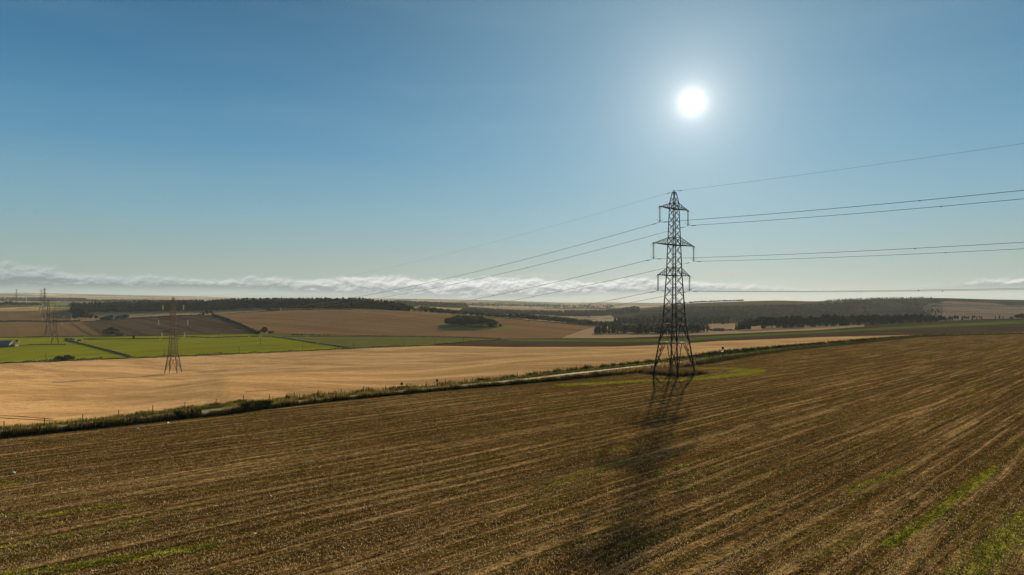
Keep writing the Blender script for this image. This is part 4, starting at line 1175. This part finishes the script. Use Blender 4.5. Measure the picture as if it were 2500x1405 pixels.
for k, (px, py, s) in enumerate([(33, 1157, .3), (335, 1050, .28), (412, 1035, .28)]):
    x, y, z = cast(px, py); r = np.random.default_rng(k)
    G = 6; g = np.stack(np.meshgrid(np.linspace(-1, 1, G), np.linspace(-1, 1, G)), -1).reshape(-1, 2)
    V = np.concatenate([g*s*(.5+.3*r.uniform(size=(G*G, 1))), (r.uniform(0, .22, (G*G, 1)))*1.2+.02], 1)
    Q = np.array([[i*G+j, i*G+j+1, (i+1)*G+j+1, (i+1)*G+j] for i in range(G-1) for j in range(G-1)])
    o = mesh_np('plastic_scrap', V, Q, M['plastic']); o.location = (x, y, z)
    tag(o, ['crumpled white plastic scrap in the stubble at the left edge', 'white plastic scrap in the stubble below the roadside hedge, left of two', 'white plastic scrap in the stubble near the gateway hedge, right of two'][k], 'plastic scrap')

# --- straw and weeds on the near field
r_ = np.random.default_rng(31)
def near_pts(n, y0, y1, pw=1.0, seed=0, margin=150):
    r = np.random.default_rng(seed)
    Y = 1/(r.uniform(1/y1, 1/y0, n)) if pw == 0 else y0 + (y1-y0)*r.uniform(0, 1, n)**pw
    px = r.uniform(-margin, 2500+margin, n)
    X = (px-CX)/F*Y
    ok = Y < np.interp(px, PXG, TY[IDX['E']]) - .5
    return X[ok], Y[ok]
X_, Y_ = near_pts(110000, 40, 190, 0, 41)
v_ = .72*X_ - .694*Y_
keep = r_.uniform(size=len(X_)) < 0.35 + 0.65*(np.sin(v_*1.9 + np.sin(v_*.37)*2) > 0.1)
X_, Y_ = X_[keep], Y_[keep]
M['strawbit'] = leaf_mat('loose_straw', (0.16, 0.11, 0.055), (0.60, 0.48, 0.30), 0.3, 3.0, .5, .3)
blades('straw_litter', 'loose pale straw and stubble stalks over the near field', 'straw', np.stack([X_, Y_, gz(X_, Y_)], -1), .10, .035, M['strawbit'], 9, lean=1.6)
X_, Y_ = near_pts(420000, 40, 210, 0, 42)
g_ = weeds(X_, Y_)
vv_ = .72*X_ - .694*Y_
uu_ = .694*X_ + .72*Y_
br_ = .5 + .5*np.sin(uu_*.9 + np.sin(vv_*3.1)*2) * np.sin(uu_*.31 + vv_*2.2)
keep = r_.uniform(size=len(X_)) < np.clip(g_, 0, 1)**1.5 * .9 * br_
X_, Y_ = X_[keep], Y_[keep]
blades('volunteer_growth', 'green volunteer shoots sprouting in strips on the near field', 'weeds', np.stack([X_, Y_, gz(X_, Y_)], -1), .16, .05, leaf_mat('young_shoots', (0.03, 0.042, 0.005), (0.09, 0.105, 0.010), 0.35, 1.0), 10, lean=.8)

# ------------------------------------------------------------------ pylons
M['steel'] = plain('weathered_steel', (0.048, 0.037, 0.029), .8, .08, metal=0, scale=1.0, var=.35)
M['glass'] = plain('glass_insulators', (0.50, 0.56, 0.53), .25, .6, var=.1, trans=.35)
M['plate'] = plain('yellow_plate', (0.45, 0.26, 0.03), .5, .3, var=.1)
M['sunlitsteel'] = plain('sunlit_steel', (0.15, 0.135, 0.115), .8, .1, metal=.2, var=.1)  # same steel painted paler, sunlight put into the colour
HDZ = [(0, 5.65), (8.6, 4.1), (13.6, 3.1), (26.8, 2.12), (35.4, 1.75), (45.5, 1.3), (46.7, 1.25), (50, .45)]
def hs(z): return float(np.interp(z, [a for a, b in HDZ], [b for a, b in HDZ])) / sqrt(2)
def corner(i, z):
    s = hs(z); sx, sy = ((-1, -1), (1, -1), (1, 1), (-1, 1))[i]
    return Vector((sx*s, sy*s, z))
ARMS = [(26.8, 28.9, 7.25, 4), (35.2, 37.3, 9.25, 6), (45.1, 46.7, 6.5, 4)]
INS = 4.0
def lerp(a, b, t): return a + (b-a)*t

def horns(h, tip, dz_, s1):
    k = 1 if s1 == 1 else .7
    for sy in (-1, 1):
        for sx in (-1, 1):
            h.tube([tip + Vector((0, 0, dz_)), tip + Vector((sx*.42*k, sy*.42*k, dz_+.02)), tip + Vector((sx*.6*k, sy*.6*k, dz_+.26*s1)), tip + Vector((sx*.36*k, sy*.36*k, dz_+.44*s1))], .03, 5)

def make_pylon(th=1.0):
    root = empty('electricity_pylon')
    kz = [0, 4, 8.6, 13.6, 26.8, 35.4, 46.7, 49.6]
    for i in range(4):
        m = MB()
        for a, b in zip(kz[:-1], kz[1:]):
            m.bar(corner(i, a) - (Vector((0, 0, .4)) if a == 0 else Vector()), corner(i, b), (.29 - .15*a/50)*th, (.29 - .15*b/50)*th)
        m.build('leg', M['steel'], root)
    br = MB()
    for i in range(4):
        j = (i+1) % 4
        # foot frame: arched K bracing from the plan frame down to the legs
        tm = (corner(i, 8.6)+corner(j, 8.6))/2
        for c, o in ((i, j), (j, i)):
            foot = corner(c, .9); inner = lerp(tm, corner(c, 8.6), .22)
            br.bar(inner, foot, .14*th)
            n = 5
            for k in range(n):
                t0, t1 = k/n, (k+1)/n
                a0 = lerp(foot, corner(c, 8.6), t0); a1 = lerp(foot, corner(c, 8.6), t1)
                b0 = lerp(foot, inner, t0); b1 = lerp(foot, inner, t1)
                br.bar(a1, b1, .08)
                br.bar(a0 if k % 2 else b0, b1 if k % 2 else a1, .07)
        tm2 = (corner(i, 13.6)+corner(j, 13.6))/2
        for c in (i, j):
            inner = lerp(tm2, corner(c, 13.6), .12)
            br.bar(inner, corner(c, 8.6), .14*th)
            for t in (.35, .68):
                br.bar(lerp(corner(c, 8.6), corner(c, 13.6), t), lerp(corner(c, 8.6), inner, t), .07)
        br.bar(corner(i, 13.6), corner(j, 13.6), .12)
        br.bar(tm, tm2, .06)
        zs = [13.6, 15.9, 18.3, 21, 24.0, 26.8, 29.6, 32.3, 35.2, 37.3, 39.2, 41.1, 43.1, 45.1, 46.7]
        for a, b in zip(zs[:-1], zs[1:]):
            wd = (.115 - .045*a/50)*th
            br.bar(corner(i, a), corner(j, b), wd); br.bar(corner(j, a), corner(i, b), wd)
        for z in (26.8, 28.9, 35.2, 37.3, 45.1, 46.7, 49.6):
            br.bar(corner(i, z), corner(j, z), .1)
        br.bar(corner(i, 46.7), corner(j, 48.3), .07); br.bar(corner(j, 46.7), corner(i, 48.3), .07)
        br.bar(corner(i, 48.3), lerp(corner(i, 49.6), corner(j, 49.6), .5), .07)
    for z in (26.8, 35.2, 45.1):
        br.bar(corner(0, z), corner(2, z), .08); br.bar(corner(1, z), corner(3, z), .08)
    br.build('lattice_bracing', M['steel'], root)
    # horizontal plan frame, its steel colour lightened to look sunlit
    pf = MB()
    for i in range(4):
        j = (i+1) % 4
        pf.bar(corner(i, 8.6), corner(j, 8.6), .13)
        a, b = (corner(i, 8.6)+corner(j, 8.6))/2, (corner(j, 8.6)+corner((j+1) % 4, 8.6))/2
        pf.bar(a, b, .11)
    pf.build('plan_frame', M['sunlitsteel'], root)
    ft = MB()
    for i in range(4):
        c = corner(i, 0); ft.box(c.x-.35, c.x+.35, c.y-.35, c.y+.35, -.6, .28)
    ft.build('footing', plain('concrete', (.33, .32, .30)), root)
    # earth-wire bracket
    m = MB()
    m.box(-.5, .5, -.32, .32, 49.6, 49.72); m.bar((-.45, 0, 49.7), (-.3, 0, 50.25), .1); m.bar((.45, 0, 49.7), (.3, 0, 50.25), .1); m.bar((-.35, 0, 50.2), (.35, 0, 50.2), .12)
    m.build('earthwire_bracket', M['steel'], root)
    for z, s in ((6.6, 1), (6.6, 3)):
        c = lerp(corner(s, 0), corner(s, 8.6), z/8.6)
        m = MB(); m.box(c.x*.86-.35, c.x*.86+.35, c.y*.86-.03, c.y*.86+.03, z-.3, z+.3)
        m.build('warning_plate', M['plate'], root)
    att = []
    for zb, zt, Lr, nb in ARMS:
        for sx in (-1, 1):
            tip = Vector((sx*Lr, 0, zb+.12))
            cb = [Vector((sx*hs(zb), sy*hs(zb), zb)) for sy in (-1, 1)]
            ct = [Vector((sx*hs(zt), sy*hs(zt), zt)) for sy in (-1, 1)]
            m = MB()
            for k in range(2):
                m.bar(cb[k], tip, .16*th, .14*th); m.bar(ct[k], tip, .12*th, .10*th)
                for q in range(nb):
                    t0, t1 = q/nb, (q+1)/nb
                    if q: m.bar(lerp(cb[k], tip, t0), lerp(ct[k], tip, t0), .06)
                    m.bar(lerp(ct[k], tip, t0), lerp(cb[k], tip, min(t1, .97)), .06)
            for q in range(nb):
                t0, t1 = q/nb, (q+1)/nb
                m.bar(lerp(cb[0], tip, t0), lerp(cb[1], tip, t1), .06); m.bar(lerp(cb[1], tip, t0), lerp(cb[0], tip, t0), .06)
                m.bar(lerp(ct[0], tip, t0), lerp(ct[1], tip, t0), .05)
            m.bar(tip - Vector((.35*sx, 0, 0)), tip + Vector((.3*sx, 0, 0)), .2)
            arm = m.build('cross_arm', M['steel'], root)
            # twin string of glass discs
            g = MB()
            for ox in (-.2, .2):
                zz = np.linspace(0, INS - .45, 47)
                g.tube([tip + Vector((ox, 0, -.28 - z_)) for z_ in zz], [(.125 if k % 2 else .05) for k in range(47)], 7)
            g.build('insulator_string', M['glass'], arm)
            h = MB()
            h.bar(tip + Vector((-.3, 0, -.22)), tip + Vector((.3, 0, -.22)), .1)
            h.bar(tip, tip + Vector((0, 0, -.25)), .1)
            zb_ = -INS + .12
            horns(h, tip, -.25, -1)
            h.build('arcing_horn', M['steel'], arm)
            h = MB()
            h.bar(tip + Vector((-.3, 0, zb_)), tip + Vector((.3, 0, zb_)), .12)
            h.bar(tip + Vector((0, 0, zb_)), tip + Vector((0, 0, -INS-.22)), .1)
            h.bar(tip + Vector((-.22, 0, -INS-.2)), tip + Vector((.22, 0, -INS-.2)), .12)
            horns(h, tip, zb_, 1)
            h.build('arcing_horn', M['steel'], arm)
            att.append(Vector((sx*Lr, 0, zb + .12 - INS - .25)))
    return root, att
pyl, ATT = make_pylon()
pylf, _ = make_pylon(1.55)      # same pylon with members thickened so the distant ones stay readable
def set_pylon(o, px, Y, rz, label, sc=1.0, sink=0.0):
    x, y, z = spot(px, Y)
    o.location = (x, y, z - sink); o.rotation_euler = (0, 0, rz); o.scale = (sc,)*3
    tag(o, label, 'pylon', 'lattice pylons of the power lines')
    return o
P1 = set_pylon(pyl, 1646, 189.5, radians(41.5), 'tall dark lattice pylon standing in the near stubble by the road')
def more(px, Y, rz, label, sc=1.0):
    return set_pylon(copy_tree(pylf), px, Y, rz, label, sc)
P2 = set_pylon(pylf, 423, 457, radians(5), 'second lattice pylon, standing in the middle of the barley')
P3 = more(134, at_base(134, 840), radians(33), 'lattice pylon in the pasture beside the sheds at the left', .97)
P4 = more(118, at_base(118, 821), radians(25), 'faint lattice pylon just behind the pasture pylon, in the brown hill field', .97)
P5 = more(101, 1560, radians(30), 'hazy pylon rising above the skyline behind the low wood at the left', .98)
P6 = more(109, 1700, radians(-20), 'fainter pylon crowding close right of the hazy skyline pylon')
P7 = more(40, 2250, radians(20), 'faint distant pylon between the two wind turbines')

# ------------------------------------------------------------------ conductors
M['alu'] = plain('conductor_metal', (0.13, 0.13, 0.125), .5, .4, metal=.4, var=.05)
def w_att(p, k, Zrot=None):
    """world position of an attachment point k (0..5) or 6 = peak of pylon p"""
    a = ATT[k] if k < 6 else Vector((0, 0, 49.95))
    s = p.scale[0]; r = p.rotation_euler[2]
    return Vector((p.location.x + (a.x*cos(r) - a.y*sin(r))*s, p.location.y + (a.x*sin(r) + a.y*cos(r))*s, p.location.z + a.z*s))
NAMES = ['lower left', 'lower right', 'middle left', 'middle right', 'upper left', 'upper right']
def conductor(A, Bp, sag, label, group, twin=True, rad=.028, spacers=True, earth=False, t1=1.0):
    n = 60
    pts = []
    for i in range(n+1):
        t = i/n*t1
        p = A + (Bp-A)*t; p = Vector((p.x, p.y, p.z - 4*sag*t*(1-t))); pts.append(p)
    d = (Bp-A); d.z = 0; d.normalize(); sd_ = Vector((-d.y, d.x, 0))
    root = empty('overhead_wire', A); tag(root, label, 'power cable', group)
    offs = (-.2, .2) if twin else (0,)
    for o_ in offs:
        m = MB(); m.tube([p - A + sd_*o_ for p in pts], rad, 5); m.build('strand', M['alu'], root)
    if spacers:
        Ln = (Bp-A).length
        for s in np.arange(62, Ln*t1 - 20, 68):
            t = s/Ln; p = A + (Bp-A)*t; p = Vector((p.x, p.y, p.z - 4*sag*t*(1-t))) - A
            m = MB(); m.bar(p - sd_*.27, p + sd_*.27, .1); m.bar(p - Vector((0, 0, .18)), p + Vector((0, 0, .05)), .16)
            m.build('spacer', M['blackpaint'], root)
    for s in (1.5, 2.1):
        Ln = (Bp-A).length; t = s/Ln; p = (Bp-A)*t; p = Vector((p.x, p.y, p.z - 4*sag*t*(1-t)))
        m = MB(); m.bar(p - d*.32 + Vector((0, 0, -.1)), p + d*.32 + Vector((0, 0, -.1)), .09); m.build('damper', M['blackpaint'], root)
    return root
# span from the big pylon leftwards to the second pylon
for k in range(6):
    conductor(w_att(P1, k), w_att(P2, k), 9.2, f'{NAMES[k]} cable sweeping from the big pylon left to the second pylon', 'cables between the first two pylons')
conductor(w_att(P1, 6), w_att(P2, 6), 7.2, 'thin topmost earth wire from the big pylon left to the second pylon', 'cables between the first two pylons', twin=False, rad=.022, spacers=False)
# span rightwards, out of the picture
D3 = Vector((0.707, -0.707, 0))
SP3 = 340.0
for k in range(6):
    A = w_att(P1, k)
    conductor(A, A + D3*SP3 + Vector((0, 0, 18.5)), 6.6, f'{NAMES[k]} cable from the big pylon out past the right edge', 'cables leaving the big pylon to the right')
A = w_att(P1, 6)
conductor(A, A + D3*SP3 + Vector((0, 0, 18.5)), 5.2, 'thin topmost earth wire from the big pylon out past the right edge', 'cables leaving the big pylon to the right', twin=False, rad=.022, spacers=False)
for k in range(6):
    conductor(w_att(P2, k), w_att(P3, k), 9, f'{NAMES[k]} cable between the second pylon and the pasture pylon', 'cables beyond the second pylon', spacers=False)
conductor(w_att(P2, 6), w_att(P3, 6), 7, 'earth wire between the second pylon and the pasture pylon', 'cables beyond the second pylon', twin=False, rad=.022, spacers=False)

# ------------------------------------------------------------------ wooden poles across the pasture
M['pole'] = plain('pole_wood', (0.05, 0.04, 0.03), .9, .1)
pb = MB(); pb.tube([(0, 0, -.5), (0, 0, 8)], [.2, .14], 7); pb.bar((-.75, 0, 7.6), (.75, 0, 7.6), .14)
for x_ in (-.65, 0, .65): pb.tube([(x_, 0, 7.65), (x_, 0, 7.95)], [.07, .04], 5)
pole0 = pb.build('wooden_pole', M['pole'])
pole_me = pole0.data; bpy.data.objects.remove(pole0)
for i, (px, py, h) in enumerate([(112, 880, 16), (402, 871, 16), (584, 865, 16), (739, 855.5, 14), (863, 850.5, 13), (986, 845.5, 12.5), (1062, 841, 10), (1131, 838, 10), (636, 841, 15), (534, 823, 8)]):
    x, y, z = cast(px, py)
    o = bpy.data.objects.new('wooden_pole', pole_me); COL.objects.link(o)
    o.location = (x, y, z); hh = h*y/F/8
    o.scale = (1, 1, max(hh, .6)); o.rotation_euler = (0, 0, .3)
    tag(o, 'thin wooden pole carrying a line across the pasture', 'wooden pole', 'wooden poles across the pasture')

# ------------------------------------------------------------------ wind turbines
M['turb'] = plain('turbine_white', (0.30, 0.31, 0.31), .4, .4, var=.05)
def turbine_parts(rot):
    t = MB(); t.tube([(0, 0, -2), (0, 0, 40)], [1.1, .7], 10)
    b = MB()
    for k in range(3):
        a = rot + k*2*pi/3
        pts = [Vector((sin(a)*r, -2.2, 40 + cos(a)*r)) for r in (0, 3, 8, 16, 24)]
        b.tube(pts, [.6, .8, .6, .4, .12], 6)
    n = MB(); n.box(-1, 1, -1.9, 4, 39.2, 41.3); n.tube([(0, -2.9, 40), (0, -1.8, 40)], [.4, 1.1], 8)
    return t, b, n
TURB = []
for rot in (0.05, 0.3, .9):
    t, b, n = turbine_parts(rot)
    os_ = [t.build('tower', M['turb']), n.build('nacelle', M['turb']), b.build('rotor', M['turb'])]
    TURB.append([o.data for o in os_])
    for o in os_: bpy.data.objects.remove(o)
def turbine(px, Y, ytop, ybase, label, group, v=0):
    x, y, z = spot(px, Y)
    hub = CZ + (HY - ytop)*Y/F
    base_z = min(z, CZ + (HY - ybase)*Y/F)
    e = empty('wind_turbine', (x, y, base_z)); s = (hub - base_z)/40
    e.scale = (s*.9, s*.9, s); e.rotation_euler = (0, 0, .25)
    tag(e, label, 'wind turbine', group)
    for nm, me in zip(('tower', 'nacelle', 'rotor'), TURB[v]):
        o = bpy.data.objects.new(nm, me); COL.objects.link(o); o.parent = e
turbine(19.5, 2880, 716, 740, 'white wind turbine nearest the left edge', 'wind turbines at the left', 0)
turbine(64, 2880, 716, 738, 'white wind turbine, second from the left edge', 'wind turbines at the left', 2)
for i, (px, a, b_) in enumerate([(1395, 734, 742), (1421, 732, 741), (1426.5, 732, 741), (1445, 731.5, 740), (1451, 732, 740), (1489, 734, 741), (1497, 729.5, 738.5), (1504, 732, 738.5), (1509, 730, 738.5), (1211, 728, 736), (1233, 729, 736)]):
    turbine(px, 9000, a, b_, 'tiny wind turbine on the far skyline left of the big pylon', 'wind turbines on the far skyline', i % 3)

# ------------------------------------------------------------------ buildings
M['darkroof'] = plain('sheet_roof', (0.07, 0.075, 0.085), .45, .4, var=.15, scale=.3)
M['darkwall'] = plain('dark_cladding', (0.05, 0.045, 0.04), .8, .2)
M['stonewall'] = plain('pale_rubble_wall', (0.20, 0.17, 0.14), .9, .1)
M['whitewash'] = plain('whitewash', (0.7, 0.68, 0.64), .7, .2, var=.1)
M['opening'] = plain('dark_opening', (0.01, 0.01, 0.012), .3, .5)
M['slate'] = plain('slates', (0.06, 0.06, 0.068), .4, .45, var=.2, scale=1)
def house(name, label, cat, loc, L_, Wd, H_, Hr, rz, wall, roof, chimney=False, wins=3, door=True, over=.4):
    root = empty(name, loc, rz); tag(root, label, cat)
    x, y = L_/2, Wd/2
    m = MB(); m.box(-x, x, -y, y, -1.5, H_)
    for sx in (-1, 1):   # gables
        b = len(m.v); X0, X1 = sx*x, sx*(x-.3)
        m.v += [(X0, -y, H_), (X0, y, H_), (X0, 0, H_+Hr), (X1, -y, H_), (X1, y, H_), (X1, 0, H_+Hr)]
        m.f += [(b, b+1, b+2, b+2), (b+3, b+4, b+5, b+5), (b, b+2, b+5, b+3), (b+1, b+2, b+5, b+4)]
    m.build('wall', wall, root)
    r = MB(); k = over; th = .18; sl = Hr/y
    for sy in (-1, 1):
        e = (sy*(y+k), H_ - sl*k)
        r.quadbox([(-x-k, e[0], e[1]), (x+k, e[0], e[1]), (x+k, 0, H_+Hr), (-x-k, 0, H_+Hr), (-x-k, e[0], e[1]+th), (x+k, e[0], e[1]+th), (x+k, 0, H_+Hr+th), (-x-k, 0, H_+Hr+th)])
    ro = r.build('roof', roof, root)
    if chimney:
        for sx in (-1, 1):
            c = MB(); c.box(sx*(x-.8)-.4, sx*(x-.8)+.4, -.4, .4, H_+Hr-.5, H_+Hr+1.1); c.build('chimney', wall, ro)
    for i in range(wins):
        xx = -x + L_*(i+.5)/wins
        if door and i == wins//2:
            c = MB(); c.box(xx-.6, xx+.6, -y-.05, -y+.05, 0, 2.1); c.build('door', M['opening'], root)
        else:
            c = MB(); c.box(xx-.5, xx+.5, -y-.04, -y+.05, 1.0, 2.2); c.build('window', M['opening'], root)
    return root
def at_px(px, py, sink=0): x, y, z = cast(px, py); return (x, y, z-sink)
house('farm_barn', 'large grey-roofed barn cut by the left edge in the pasture', 'barn', at_px(-2, 848), 26, 14, 3.8, 3.6, radians(12), M['darkwall'], M['darkroof'], wins=2, door=False)
house('lean_shed', 'low pale-edged shed against the right side of the left barn', 'shed', at_px(28, 846.5), 11, 9, 2.4, 1.3, radians(12), M['darkwall'], M['stonewall'], wins=2, door=False)
house('small_shed', 'black square shed behind the pasture pylon, left of two', 'shed', at_px(165, 830.5), 4.6, 4, 1.7, .7, .1, M['blackpaint'], M['blackpaint'], wins=1, door=False)
house('small_shed', 'black square shed behind the pasture pylon, right of two', 'shed', at_px(175, 830.5), 3.6, 4, 1.6, .6, .1, M['blackpaint'], M['blackpaint'], wins=1, door=False)
house('small_shed', 'low grey shed next to the two black sheds in the pasture', 'shed', at_px(182, 831.5), 3.2, 3.5, 1.4, .4, .1, M['stonewall'], M['slate'], wins=1, door=False)
house('ruined_byre', 'roofless looking stone byre right of the black sheds', 'byre', at_px(195, 833), 5, 4, 1.6, .5, .2, M['darkwall'], M['stonewall'], wins=1)
house('small_shed', 'lone dark hut behind the left barn', 'shed', at_px(43, 835), 3.2, 3, 1.6, .5, .1, M['blackpaint'], M['blackpaint'], wins=1, door=False)
house('cottage', 'dark slated cottage with a bright roof corner beside the round copse', 'cottage', (spot(1203, 1035)[0], 1035, spot(1203, 1035)[2]), 11, 6.5, 3.2, 2.6, radians(-25), M['darkwall'], M['slate'], True)
house('cottage', 'long low cottage in front of the plantation on the crest', 'cottage', (spot(674, 1310)[0], 1310, spot(674, 1310)[2]), 17, 6.5, 3.0, 2.6, radians(5), M['stonewall'], M['slate'], True, wins=5)
house('dark_barn', 'low dark barn on the pale stubble between copse and shelter belt', 'barn', (spot(1755, 985)[0], 985, spot(1755, 985)[2]), 13.5, 8, 2.1, 1.9, radians(6), M['darkwall'], M['slate'], wins=2, door=False)
for px, Y, lab in [(1336, 2100, 'bright white house in the valley behind the golden field'), (1371, 4200, 'tiny white house in the far valley under the turbines'), (1550, 3600, 'tiny white farmhouse on the slope left of the big pylon'), (1524, 1420, 'small white house among trees left of the pylon'), (1212, 3300, 'small white house in the hazy valley fields')]:
    x, y, z = spot(px, Y); house('white_house', lab, 'house', (x, y, z), 12, 7, 4.0, 2.6, .2, M['whitewash'], M['slate'], True)

# ------------------------------------------------------------------ haze: the air between here and the far hills
hz = MB(); hz.box(-13000, 13000, -700, 12500, float(Vall[:, 2].min()) - 1.0, max(float(Vall[:, 2].max()), 72.0) + 30.0)
hm, t = new_mat('hazy_air')
pv = t.n('VolumePrincipled')
pv.inputs['Color'].default_value = (0.66, 0.80, 1.0, 1)
pv.inputs['Density'].default_value = 0.00003
pv.inputs['Anisotropy'].default_value = 0.1
o = t.n('OutputMaterial'); t.put(o.inputs['Volume'], pv.outputs[0])
ho = hz.build('haze', hm); tag(ho, 'thin pale haze filling the air over the whole landscape', 'haze', kind='stuff')
